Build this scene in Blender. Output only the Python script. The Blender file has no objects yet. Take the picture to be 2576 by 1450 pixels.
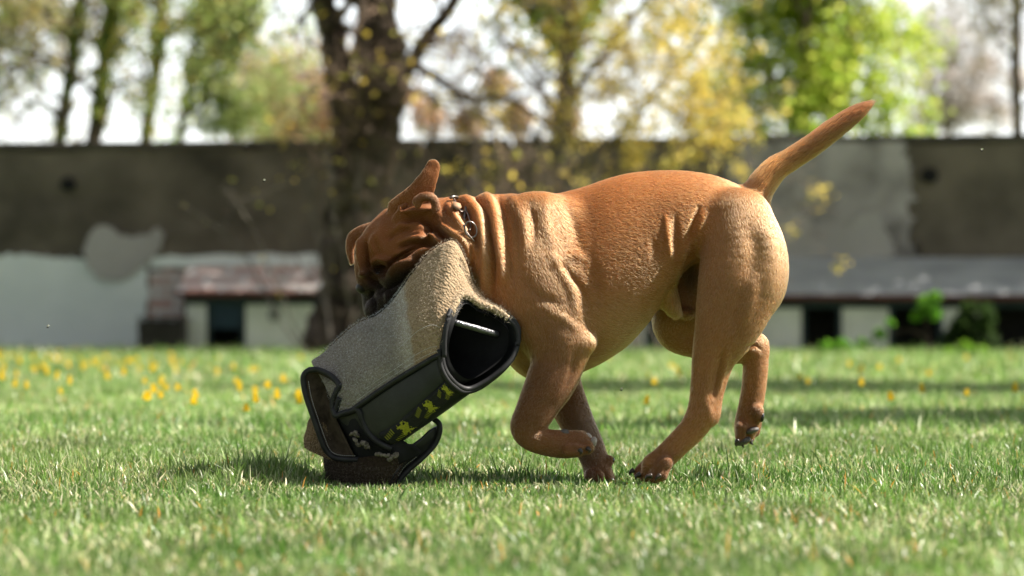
import bpy, bmesh, math, random
import numpy as np
from mathutils import Vector, Matrix

# ---------------------------------------------------------------- camera, sky, sun, exposure
SC = bpy.context.scene
COL = SC.collection
CAM_D, CAM_H, FPX, CU, HV = 7.0, 0.35, 8050.0, 1288.0, 812.0
cam = bpy.data.cameras.new("camera"); camo = bpy.data.objects.new("camera", cam); COL.objects.link(camo)
camo.location = (0, -CAM_D, CAM_H); camo.rotation_euler = (math.radians(90), 0, 0)
cam.sensor_width = 36.0; cam.lens = 36.0 * FPX / 2576.0
cam.shift_y = (HV - 725.0) / 2576.0
cam.clip_start = 0.1; cam.clip_end = 2000
cam.dof.use_dof = True; cam.dof.focus_distance = CAM_D - 0.06; cam.dof.aperture_fstop = 3.6
SC.camera = camo
SUN_EL, SUN_AZ = 49.0, 5.0          # azimuth measured from +x towards +y (behind the dog, to the right)
sd = Vector((math.cos(math.radians(SUN_EL)) * math.cos(math.radians(SUN_AZ)),
             math.cos(math.radians(SUN_EL)) * math.sin(math.radians(SUN_AZ)), math.sin(math.radians(SUN_EL))))
sun = bpy.data.lights.new("sun", 'SUN'); suno = bpy.data.objects.new("sun", sun); COL.objects.link(suno)
sun.energy = 5.0; sun.angle = math.radians(0.6); sun.color = (1.0, 0.93, 0.83)
suno.rotation_euler = sd.to_track_quat('Z', 'Y').to_euler(); suno.location = (20, 8, 30)
world = bpy.data.worlds.new("World"); SC.world = world; world.use_nodes = True
wn = world.node_tree.nodes; wl = world.node_tree.links
bg = wn["Background"]; sky = wn.new("ShaderNodeTexSky"); sky.sky_type = 'NISHITA'; sky.sun_disc = False
sky.sun_elevation = math.radians(SUN_EL); sky.sun_rotation = math.radians(90 - SUN_AZ)
sky.air_density = 1.0; sky.dust_density = 1.0; sky.ozone_density = 1.0
hs = wn.new("ShaderNodeHueSaturation"); hs.inputs['Saturation'].default_value = 0.28
wl.new(sky.outputs[0], hs.inputs['Color'])
# thin bright haze low in the sky on the far side of the wall
wt = wn.new('ShaderNodeTexCoord'); ws = wn.new('ShaderNodeSeparateXYZ'); wl.new(wt.outputs['Generated'], ws.inputs[0])
we = wn.new('ShaderNodeMapRange'); we.interpolation_type = 'SMOOTHSTEP'; we.inputs['From Min'].default_value = .45; we.inputs['From Max'].default_value = 0.0; wl.new(ws.outputs['Z'], we.inputs['Value'])
wy = wn.new('ShaderNodeMapRange'); wy.interpolation_type = 'SMOOTHSTEP'; wy.inputs['From Min'].default_value = -.2; wy.inputs['From Max'].default_value = .9; wl.new(ws.outputs['Y'], wy.inputs['Value'])
wm = wn.new('ShaderNodeMath'); wm.operation = 'MULTIPLY'; wl.new(we.outputs[0], wm.inputs[0]); wl.new(wy.outputs[0], wm.inputs[1])
wa = wn.new('ShaderNodeMath'); wa.operation = 'MULTIPLY_ADD'; wa.inputs[1].default_value = 1.9; wa.inputs[2].default_value = 1.0; wl.new(wm.outputs[0], wa.inputs[0])
wv = wn.new('ShaderNodeVectorMath'); wv.operation = 'SCALE'; wl.new(hs.outputs[0], wv.inputs[0]); wl.new(wa.outputs[0], wv.inputs['Scale']); wl.new(wv.outputs[0], bg.inputs['Color'])
bg.inputs['Strength'].default_value = 0.05
SC.view_settings.view_transform = 'Standard'; SC.view_settings.look = 'None'
SC.view_settings.exposure = 1.5; SC.view_settings.gamma = 1.0
SC.render.engine = 'CYCLES'
SC.cycles.max_bounces = 10; SC.cycles.diffuse_bounces = 3; SC.cycles.glossy_bounces = 4
SC.cycles.transmission_bounces = 8; SC.cycles.transparent_max_bounces = 8
SC.cycles.caustics_reflective = False; SC.cycles.caustics_refractive = False
SC.cycles.use_denoising = True
SC.cycles.use_adaptive_sampling = True; SC.cycles.adaptive_threshold = 0.015

R = np.random.RandomState(7); random.seed(7)

# ---------------------------------------------------------------- helpers
def P(u, v, y=0.0):
    """point seen at photo position (u, v) at depth y (m) behind the dog's plane"""
    k = (CAM_D + y) / FPX
    return np.array([(u - CU) * k, y, CAM_H + (HV - v) * k])

def tag(o, label=None, cat=None, group=None, kind=None):
    if label: o['label'] = label
    if cat: o['category'] = cat
    if group: o['group'] = group
    if kind: o['kind'] = kind
    return o

def empty(name, loc, label, cat, group=None):
    o = bpy.data.objects.new(name, None); COL.objects.link(o); o.location = loc; o.empty_display_size = 0.1
    return tag(o, label, cat, group)

def link(o, parent=None):
    COL.objects.link(o)
    if parent is not None:
        o.parent = parent
        o.matrix_parent_inverse = Matrix.Translation(-Vector(parent.location))
    return o

def mesh_obj(name, V, F, mat, parent=None, smooth=True, cols=None, mats=None, fmat=None):
    me = bpy.data.meshes.new(name)
    V = np.asarray(V, dtype=np.float32)
    if isinstance(F, np.ndarray):
        n, k = F.shape
        me.vertices.add(len(V)); me.vertices.foreach_set('co', V.ravel())
        me.loops.add(n * k); me.loops.foreach_set('vertex_index', F.astype(np.int32).ravel())
        me.polygons.add(n); me.polygons.foreach_set('loop_start', np.arange(0, n * k, k, dtype=np.int32))
        me.update(calc_edges=True)
    else:
        me.from_pydata([tuple(map(float, p)) for p in V], [], [tuple(map(int, f)) for f in F])
        me.update()
    if smooth: me.polygons.foreach_set('use_smooth', np.ones(len(me.polygons), dtype=bool))
    if cols is not None:
        a = me.color_attributes.new('Col', 'FLOAT_COLOR', 'POINT')
        c = np.ones((len(V), 4), dtype=np.float32); c[:, :3] = cols
        a.data.foreach_set('color', c.ravel())
    for m in (mats or [mat]): me.materials.append(m)
    if fmat is not None: me.polygons.foreach_set('material_index', np.asarray(fmat, dtype=np.int32))
    me.update()
    return link(bpy.data.objects.new(name, me), parent)

class MB:
    """collects boxes, tubes and faces for one mesh"""
    def __init__(s): s.V = []; s.F = []; s.C = []; s.c = None
    def add(s, V, F, col=None):
        b = len(s.V); s.V.extend([tuple(map(float, p)) for p in V]); s.F.extend([tuple(int(i) + b for i in f) for f in F])
        s.C.extend([col if col is not None else (1, 1, 1)] * len(V))
    def box(s, x0, x1, y0, y1, z0, z1, col=None, bev=0.0):
        if bev <= 0:
            V = [(x, y, z) for x in (x0, x1) for y in (y0, y1) for z in (z0, z1)]
            s.add(V, [(0, 1, 3, 2), (4, 6, 7, 5), (0, 4, 5, 1), (2, 3, 7, 6), (0, 2, 6, 4), (1, 5, 7, 3)], col); return
        bm = bmesh.new(); bmesh.ops.create_cube(bm, size=1)
        for v in bm.verts: v.co = Vector(((x0 + x1) / 2 + v.co.x * (x1 - x0), (y0 + y1) / 2 + v.co.y * (y1 - y0), (z0 + z1) / 2 + v.co.z * (z1 - z0)))
        bmesh.ops.bevel(bm, geom=bm.edges[:], offset=bev, segments=2, affect='EDGES', profile=0.5)
        bm.verts.index_update(); s.add([v.co for v in bm.verts], [[v.index for v in f.verts] for f in bm.faces], col); bm.free()
    def tube(s, pts, rad, n=8, col=None, caps=True):
        pts = [np.asarray(p, float) for p in pts]
        m = len(pts)
        if not hasattr(rad, '__len__'): rad = [rad] * m
        V = []; ref = np.array([0.13, 0.31, 0.94])
        for i in range(m):
            t = pts[min(i + 1, m - 1)] - pts[max(i - 1, 0)]; t = t / (np.linalg.norm(t) + 1e-9)
            a = np.cross(t, ref); a /= (np.linalg.norm(a) + 1e-9); b = np.cross(t, a); ref = -np.cross(t, a) if False else ref
            if np.linalg.norm(np.cross(t, ref)) < 0.15: a = np.cross(t, [1, 0, 0]); a /= np.linalg.norm(a); b = np.cross(t, a)
            for j in range(n):
                w = 2 * math.pi * j / n; V.append(pts[i] + rad[i] * (math.cos(w) * a + math.sin(w) * b))
        F = [(i * n + j, i * n + (j + 1) % n, (i + 1) * n + (j + 1) % n, (i + 1) * n + j) for i in range(m - 1) for j in range(n)]
        if caps: F += [tuple(range(n))[::-1], tuple((m - 1) * n + j for j in range(n))]
        s.add(V, F, col)
    def blob(s, c, r, col=None, jit=0.0, sub=2):
        bm = bmesh.new(); bmesh.ops.create_icosphere(bm, subdivisions=sub, radius=1)
        r = np.array(r if hasattr(r, '__len__') else (r, r, r))
        V = [np.array(v.co) * r * (1 + jit * (random.random() - .5)) + np.array(c) for v in bm.verts]
        s.add(V, [[v.index for v in f.verts] for f in bm.faces], col); bm.free()
    def build(s, name, mat, parent=None, smooth=True, cols=False):
        return mesh_obj(name, s.V, s.F, mat, parent, smooth, cols=np.array(s.C) if cols else None)

def crom(pts, n):
    """Catmull-Rom through pts, n samples per span"""
    p = np.asarray(pts, float); p = np.vstack([2 * p[0] - p[1], p, 2 * p[-1] - p[-2]])
    out = []
    for i in range(1, len(p) - 2):
        for t in np.arange(n) / n:
            out.append(0.5 * ((2 * p[i]) + (-p[i-1] + p[i+1]) * t + (2*p[i-1] - 5*p[i] + 4*p[i+1] - p[i+2]) * t*t + (-p[i-1] + 3*p[i] - 3*p[i+1] + p[i+2]) * t**3))
    out.append(p[-2]); return np.array(out)

def material(name):
    m = bpy.data.materials.new(name); m.use_nodes = True
    return m, m.node_tree.nodes, m.node_tree.links, m.node_tree.nodes['Principled BSDF']

def noisy(name, c1, c2, scale=5.0, rough=0.8, bump=0.3, bscale=None, spec=0.3, detail=6, bd=0.01, metal=0.0, coord='Object', attr=False, stretch=(1, 1, 1)):
    m, N, L, b = material(name)
    tc = N.new('ShaderNodeTexCoord'); mp = N.new('ShaderNodeMapping'); L.new(tc.outputs[coord], mp.inputs[0]); mp.inputs['Scale'].default_value = stretch
    n = N.new('ShaderNodeTexNoise'); n.inputs['Scale'].default_value = scale; n.inputs['Detail'].default_value = detail; L.new(mp.outputs[0], n.inputs[0])
    r = N.new('ShaderNodeValToRGB'); r.color_ramp.elements[0].position = 0.35; r.color_ramp.elements[1].position = 0.65
    r.color_ramp.elements[0].color = (*c1, 1); r.color_ramp.elements[1].color = (*c2, 1); L.new(n.outputs[0], r.inputs[0])
    src = r.outputs[0]
    if attr:
        a = N.new('ShaderNodeAttribute'); a.attribute_name = 'Col'; mx = N.new('ShaderNodeMix'); mx.data_type = 'RGBA'; mx.blend_type = 'MULTIPLY'
        mx.inputs[0].default_value = 1.0; L.new(src, mx.inputs[6]); L.new(a.outputs['Color'], mx.inputs[7]); src = mx.outputs[2]
    L.new(src, b.inputs['Base Color'])
    b.inputs['Roughness'].default_value = rough; b.inputs['Specular IOR Level'].default_value = spec; b.inputs['Metallic'].default_value = metal
    if bump:
        n2 = N.new('ShaderNodeTexNoise'); n2.inputs['Scale'].default_value = bscale or scale * 6; n2.inputs['Detail'].default_value = 5; L.new(mp.outputs[0], n2.inputs[0])
        bp = N.new('ShaderNodeBump'); bp.inputs['Strength'].default_value = bump; bp.inputs['Distance'].default_value = bd
        L.new(n2.outputs[0], bp.inputs['Height']); L.new(bp.outputs[0], b.inputs['Normal'])
    return m

def leafmat(name, trans=0.45, rough=0.4, spec=0.4, tint=(1, 1, 1), attr='Col'):
    """colour from the Col attribute, part reflected and part let through"""
    m, N, L, b = material(name)
    a = N.new('ShaderNodeAttribute'); a.attribute_name = attr
    L.new(a.outputs['Color'], b.inputs['Base Color']); b.inputs['Roughness'].default_value = rough; b.inputs['Specular IOR Level'].default_value = spec
    t = N.new('ShaderNodeBsdfTranslucent'); mx = N.new('ShaderNodeMixShader'); mx.inputs[0].default_value = trans
    g = N.new('ShaderNodeMix'); g.data_type = 'RGBA'; g.blend_type = 'MULTIPLY'; g.inputs[0].default_value = 1; L.new(a.outputs['Color'], g.inputs[6]); g.inputs[7].default_value = (*tint, 1)
    L.new(g.outputs[2], t.inputs['Color']); L.new(b.outputs[0], mx.inputs[1]); L.new(t.outputs[0], mx.inputs[2])
    L.new(mx.outputs[0], N['Material Output'].inputs['Surface'])
    return m

def hair_obj(name, roots, P1, P2, P3, rad, cols, mat, parent):
    """one Curves object of 4-point strands"""
    n = len(roots); c = bpy.data.hair_curves.new(name); c.add_curves([4] * n)
    pos = np.stack([roots, P1, P2, P3], 1).astype(np.float32)
    c.position_data.foreach_set('vector', pos.ravel())
    ra = c.attributes.get('radius') or c.attributes.new('radius', 'FLOAT', 'POINT')
    rr = np.repeat(np.asarray(rad, np.float32).reshape(-1, 1) * np.ones((n, 1)), 4, 1) * np.array([[1, .95, .7, .12]])
    ra.data.foreach_set('value', rr.astype(np.float32).ravel())
    ca = c.attributes.new('Col', 'FLOAT_COLOR', 'POINT')
    cc = np.ones((n, 4, 4), np.float32); cc[..., :3] = cols[:, None, :]
    ca.data.foreach_set('color', cc.ravel())
    c.materials.append(mat); c.update_tag()
    return link(bpy.data.objects.new(name, c), parent)

def vnormals(V, F):
    """area weighted vertex normals for triangles or quads"""
    a = V[F[:, 1]] - V[F[:, 0]]; b = V[F[:, 2]] - V[F[:, 0]]
    if F.shape[1] == 4: a = V[F[:, 2]] - V[F[:, 0]]; b = V[F[:, 3]] - V[F[:, 1]]
    fn = np.cross(a, b); N = np.zeros_like(V)
    for k in range(F.shape[1]):
        for ax in range(3): N[:, ax] += np.bincount(F[:, k], weights=fn[:, ax], minlength=len(V))
    return N / (np.linalg.norm(N, axis=1, keepdims=True) + 1e-12), np.linalg.norm(fn, axis=1) * .5
# ---------------------------------------------------------------- the dog: one continuous body from blended volumes
PX = CAM_D / FPX                                   # metres per photo pixel at the dog
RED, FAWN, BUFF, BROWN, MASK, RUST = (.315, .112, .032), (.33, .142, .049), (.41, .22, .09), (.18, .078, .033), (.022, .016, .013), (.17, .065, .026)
prims = []
def chain(pts, k=.03, fy=1.0, col=FAWN, flow=None, L=1.0, sub=4, cut=False):
    """pts: (u, v, y, radius px); a tapering, smoothly bent limb; fy flattens it sideways"""
    q = np.array([[*P(a[0], a[1], a[2]), a[3] * (CAM_D + a[2]) / FPX] for a in pts])
    q = crom(q, sub) if len(q) > 1 else np.vstack([q, q + [1e-4, 0, 0, 0]])
    prims.append(dict(kind='c', q=q, k=k, fy=fy, col=np.array(col), flow=flow, L=L, cut=cut))
def ell(u, v, y, ru, rv, ry, rot=0, k=.03, col=FAWN, flow=(1, 0, -.4), L=1.0, cut=False):
    prims.append(dict(kind='e', c=P(u, v, y), r=np.array([ru * PX, ry, rv * PX]), rot=math.radians(rot), k=k, col=np.array(col), flow=flow, L=L, cut=cut))

# trunk: top, underside and half width along the body, read from the photo
TR = np.array([
 (1160, 525, 700, 80), (1200, 508, 760, 98), (1240, 500, 850, 118), (1290, 494, 930, 132), (1340, 492, 958, 142), (1400, 489, 955, 150), (1470, 472, 934, 156), (1520, 453, 910, 156),
 (1580, 437, 870, 148), (1640, 431, 802, 136), (1680, 430, 730, 125), (1710, 430, 694, 118), (1750, 434, 656, 110), (1800, 443, 655, 106),
 (1860, 467, 668, 98), (1905, 497, 660, 80), (1925, 520, 650, 60)], float)
prims.append(dict(kind='t', k=0, col=np.array(RED), flow=(1, 0, -.35), L=1.1, cut=False))
# neck and head
chain([(1100, 600, .01, 84), (1165, 610, .005, 100), (1235, 640, 0, 122), (1310, 690, 0, 135)], k=.05, col=RED, flow=(1, 0, -.7))
chain([(1120, 585, .015, 80), (1055, 600, .015, 97), (1005, 640, .02, 100), (978, 680, .03, 84), (962, 722, .03, 56), (958, 765, .03, 44)], k=.03, col=RED, flow=(1, 0, .1), L=.24)
chain([(985, 560, -.0, 34), (945, 605, -.02, 36), (925, 665, -.015, 32), (924, 705, -.01, 24)], k=.02, col=RED, flow=(1, 0, .5), L=.24)
chain([(1120, 640, -.055, 44), (1070, 668, -.06, 42), (1020, 712, -.055, 40), (975, 752, -.045, 34), (948, 780, -.035, 32)], k=.016, col=BROWN, flow=(.3, 0, -1), L=.22)
chain([(1000, 745, .03, 45), (960, 780, .03, 36)], k=.02, col=MASK, flow=(0, 0, -1), L=.4)
chain([(1010, 760, .06, 40), (1080, 700, .05, 50)], k=.02, col=MASK, flow=(0, 0, -1), L=.4)
ell(1150, 640, -.065, 48, 70, .05, rot=-25, k=.03, col=FAWN, flow=(.6, 0, -1), L=.7)
# ears: near one thrown up, far one hanging in front
chain([(1052, 520, -.05, 28), (1062, 485, -.055, 31), (1077, 450, -.055, 25), (1087, 428, -.05, 21), (1089, 419, -.05, 20)], k=.012, fy=.22, col=RED, flow=(.1, 0, 1), L=.4)
chain([(995, 520, -.03, 20), (1025, 495, -.045, 18), (1058, 470, -.05, 18)], k=.015, fy=.6, col=RED, flow=(.5, 0, 1), L=.5)
chain([(1050, 506, -.078, 13), (1072, 493, -.085, 13), (1090, 503, -.08, 12), (1098, 522, -.075, 10)], k=.008, col=BROWN, flow=(.5, 0, -1), L=.4)
chain([(1074, 510, -.07, 11), (1082, 506, -.07, 9)], k=.008, col=MASK, flow=(0, 0, -1), L=.3, cut=True)
chain([(1072, 478, -.078, 9), (1084, 450, -.070, 10), (1091, 428, -.064, 9)], k=.008, col=BROWN, flow=(0, 0, -1), L=.3, cut=True)
chain([(935, 578, .07, 20), (905, 584, .08, 15), (886, 600, .085, 15), (881, 630, .085, 12), (885, 660, .085, 8)], k=.012, fy=.5, col=BROWN, flow=(-.3, 0, -1), L=.5)
# near foreleg: shoulder, upper arm, elbow, forearm, folded wrist and paw
chain([(1350, 575, -.062, 80), (1345, 660, -.078, 98), (1355, 740, -.088, 104), (1375, 790, -.09, 92)], k=.06, fy=.62, col=FAWN, flow=(.35, 0, -1))
chain([(1352, 700, -.092, 96), (1364, 762, -.102, 104), (1392, 820, -.112, 90), (1412, 868, -.12, 72)], k=.016, fy=.62, col=FAWN, flow=(.35, 0, -1))
ell(1470, 862, -.124, 29, 25, .026, k=.016, flow=(.2, 0, -1))
chain([(1412, 862, -.11, 72), (1403, 915, -.115, 66), (1386, 960, -.12, 62), (1362, 1005, -.125, 54), (1340, 1046, -.13, 47), (1325, 1075, -.13, 41), (1338, 1098, -.13, 36),
       (1375, 1113, -.13, 34), (1415, 1118, -.13, 35), (1450, 1117, -.13, 34)], k=.016, fy=.8, col=BROWN, L=.7)
for (u, v, y, r) in ((1460, 1102, -.110, 19), (1481, 1112, -.118, 18), (1476, 1126, -.147, 19), (1452, 1132, -.160, 18)):
    chain([(u - 22, v + 2, y, r * .9), (u, v, y, r)], k=.006, col=BROWN, L=.4, flow=(1, 0, -.2))
# far foreleg: straight, planted
chain([(1350, 800, .10, 95), (1372, 880, .10, 70), (1405, 960, .09, 55), (1432, 1022, .075, 47), (1460, 1080, .06, 41), (1484, 1128, .05, 37), (1499, 1168, .045, 34), (1506, 1196, .04, 37)], k=.02, fy=.8, col=BROWN, L=.7)
ell(1535, 1158, .04, 11, 12, .012, k=.01, flow=(0, 0, -1), L=.4, col=BROWN)
for (u, v, y) in ((1492, 1214, .015), (1510, 1217, .0), (1526, 1216, .03), (1533, 1212, .06)):
    chain([(u - 6, v - 20, y, 16), (u + 2, v - 2, y, 15)], k=.006, col=BROWN, L=.4, flow=(.2, 0, -1))
# near hind leg
chain([(1860, 560, -.06, 86), (1868, 630, -.075, 102), (1864, 700, -.085, 106), (1846, 770, -.092, 94), (1824, 832, -.098, 76), (1796, 895, -.10, 54), (1780, 950, -.10, 41), (1771, 1000, -.10, 36),
       (1765, 1042, -.10, 38), (1742, 1080, -.10, 34), (1706, 1117, -.10, 31), (1672, 1150, -.10, 30), (1645, 1172, -.10, 31)], k=.022, fy=.74, col=FAWN, L=.9)
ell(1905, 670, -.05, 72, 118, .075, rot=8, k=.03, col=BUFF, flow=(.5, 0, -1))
chain([(1845, 830, -.085, 24), (1836, 890, -.09, 17), (1820, 950, -.095, 13), (1807, 1000, -.098, 12), (1797, 1038, -.10, 17), (1792, 1052, -.10, 18)], k=.008, col=FAWN, L=.6)
for (a, b, u, v, y, r) in ((1648, 1166, 1606, 1189, -.075, 16), (1655, 1172, 1622, 1198, -.10, 17), (1668, 1172, 1646, 1202, -.125, 17), (1676, 1164, 1664, 1198, -.132, 15)):
    chain([(a, b, y * .85 - .012, r + 3), ((a + u) / 2, (b + v) / 2 - 5, y * .95, r + 1), (u + 2, v, y, r - 1)], k=.007, col=BROWN, L=.4, flow=(-.8, 0, -.5))
# far hind leg, lifted
chain([(1830, 640, .07, 100), (1765, 740, .09, 92), (1712, 800, .095, 72), (1715, 842, .095, 50), (1780, 862, .09, 44), (1840, 876, .085, 40), (1886, 874, .08, 38), (1900, 900, .08, 33), (1898, 960, .08, 31), (1889, 1020, .08, 31), (1880, 1065, .08, 32), (1872, 1092, .08, 24)],
      k=.02, fy=.8, col=FAWN, L=.7)
chain([(1860, 850, .08, 14), (1898, 848, .08, 14), (1918, 862, .08, 15), (1920, 885, .08, 14)], k=.01, col=FAWN, L=.5)
for (u, v, y) in ((1862, 1104, .055), (1872, 1108, .075), (1886, 1104, .1), (1900, 1088, .11)):
    chain([(u + 3, v - 30, y, 15), (u, v, y, 12)], k=.007, col=BROWN, L=.4, flow=(-.1, 0, -1))
chain([(1905, 1035, .06, 17), (1908, 1050, .06, 14)], k=.008, col=BROWN, L=.4)
# far rump, sheath, tail
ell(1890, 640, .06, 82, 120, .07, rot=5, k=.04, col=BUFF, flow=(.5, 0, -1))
chain([(1668, 720, 0, 34), (1684, 760, .0, 26), (1700, 785, .005, 15)], k=.025, col=FAWN, L=1.5, flow=(-.1, 0, -1))
ell(1728, 790, .03, 20, 16, .02, k=.012, col=BROWN, flow=(0, 0, -1), L=.5)
chain([(1885, 520, 0, 46), (1910, 476, 0, 37), (1945, 432, 0, 31), (1985, 404, .0, 27), (2040, 368, .0, 26), (2095, 327, .0, 25), (2145, 291, .0, 20), (2178, 269, .0, 11), (2190, 262, 0, 4)], k=.016, col=FAWN, L=2.1)

def sdf(p, Q):
    X, Y, Z = Q
    if p['kind'] == 't':
        x = TR[:, 0]
        xx = (x - CU) * PX; top = CAM_H + (HV - TR[:, 1]) * PX; bot = CAM_H + (HV - TR[:, 2]) * PX; w = TR[:, 3] * PX
        xs = np.linspace(xx[0], xx[-1], 400)
        f = lambda a: np.convolve(np.pad(np.interp(xs, xx, a), 12, 'edge'), np.ones(25) / 25, 'valid')
        xc = np.clip(X, xx[0], xx[-1])
        t = np.interp(xc, xs, f(top)); b = np.interp(xc, xs, f(bot)); ww = np.interp(xc, xs, f(w))
        # egg section: widest a little above the middle
        c = b + (t - b) * .43; a = np.where(Z > c, t - c, c - b); e = np.where(Z > c, 1.72, 2.2)
        d = (((np.abs(Z - c) / a) ** e + (np.abs(Y) / ww) ** e) ** (1 / e) - 1) * np.minimum(a, ww)
        return np.maximum(d, np.abs(X - xc) - .002)
    if p['kind'] == 'e':
        x = X - p['c'][0]; y = Y - p['c'][1]; z = Z - p['c'][2]; c, s = math.cos(p['rot']), math.sin(p['rot'])
        x, z = x * c + z * s, -x * s + z * c; r = p['r']
        k0 = np.sqrt((x / r[0]) ** 2 + (y / r[1]) ** 2 + (z / r[2]) ** 2)
        k1 = np.sqrt((x / r[0] ** 2) ** 2 + (y / r[1] ** 2) ** 2 + (z / r[2] ** 2) ** 2) + 1e-9
        return k0 * (k0 - 1) / k1
    q = p['q']; d = None; fy = p['fy']
    for a, b in zip(q[:-1], q[1:]):
        ab = b[:3] - a[:3]; l2 = ab @ ab + 1e-12
        px, py, pz = X - a[0], Y - a[1], Z - a[2]
        t = np.clip((px * ab[0] + py * ab[1] + pz * ab[2]) / l2, 0, 1)
        e = np.sqrt((px - t * ab[0]) ** 2 + ((py - t * ab[1]) / fy) ** 2 + (pz - t * ab[2]) ** 2) - (a[3] + (b[3] - a[3]) * t)
        d = e if d is None else np.minimum(d, e)
    return d

def bounds(p):
    if p['kind'] == 't': return np.array([-.3, -.25, 0.0]), np.array([.75, .25, .85])
    if p['kind'] == 'e': m = p['r'].max(); return p['c'] - m, p['c'] + m
    q = p['q']; return (q[:, :3] - q[:, 3:]).min(0), (q[:, :3] + q[:, 3:]).max(0)

def build_body(vox=.0033):
    import openvdb
    lo = np.array([-.40, -.24, -.02]); hi = np.array([.83, .24, .87]); n = np.ceil((hi - lo) / vox).astype(int)
    ax = [lo[i] + vox * np.arange(n[i]) for i in range(3)]
    f = np.full(n, .2, np.float32)
    for p in prims:
        m = p['k'] + .02; a, b = bounds(p)
        i0 = np.clip(((a - m - lo) / vox).astype(int), 0, n - 1); i1 = np.clip(((b + m - lo) / vox).astype(int) + 2, 0, n)
        sl = tuple(slice(i0[i], i1[i]) for i in range(3))
        Q = np.meshgrid(*[ax[i][sl[i]].astype(np.float32) for i in range(3)], indexing='ij')
        d = sdf(p, Q).astype(np.float32); g = f[sl]; k = p['k']
        if p['cut']: d = -d; h = np.maximum(k - np.abs(g - d), 0) / max(k, 1e-6); f[sl] = np.maximum(g, d) + h * h * k * .25
        elif k > 0: h = np.maximum(k - np.abs(g - d), 0) / k; f[sl] = np.minimum(g, d) - h * h * k * .25
        else: f[sl] = np.minimum(g, d)
    G = openvdb.FloatGrid(.2); G.copyFromArray(f, tolerance=0.0)
    V, T, Qd = G.convertToPolygons(isovalue=0.0, adaptivity=0.0)
    V = V.astype(np.float64) * vox + lo; F = Qd.astype(np.int64)
    # keep the largest connected piece is not needed: every volume overlaps its neighbour
    N, _ = vnormals(V, F)
    g = np.gradient(f)                                   # make sure the faces look outwards
    idx = np.clip(((V - lo) / vox).round().astype(int), 0, n - 1)
    gv = np.stack([a[idx[:, 0], idx[:, 1], idx[:, 2]] for a in g], 1)
    if (gv * N).sum() < 0: F = F[:, ::-1]; N = -N
    # a little relaxation
    E0 = np.concatenate([F[:, [0, 1]], F[:, [1, 2]], F[:, [2, 3]], F[:, [3, 0]]])
    def relax(V, w):
        S = np.zeros_like(V); cnt = np.bincount(E0[:, 0], minlength=len(V)) + np.bincount(E0[:, 1], minlength=len(V))
        for a in range(3): S[:, a] = np.bincount(E0[:, 0], weights=V[E0[:, 1], a], minlength=len(V)) + np.bincount(E0[:, 1], weights=V[E0[:, 0], a], minlength=len(V))
        return V + w * (S / np.maximum(cnt, 1)[:, None] - V)
    for w in (.5, .5, .5, .5): V = relax(V, w)
    N, _ = vnormals(V, F)
    return V, F, N, relax

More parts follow.
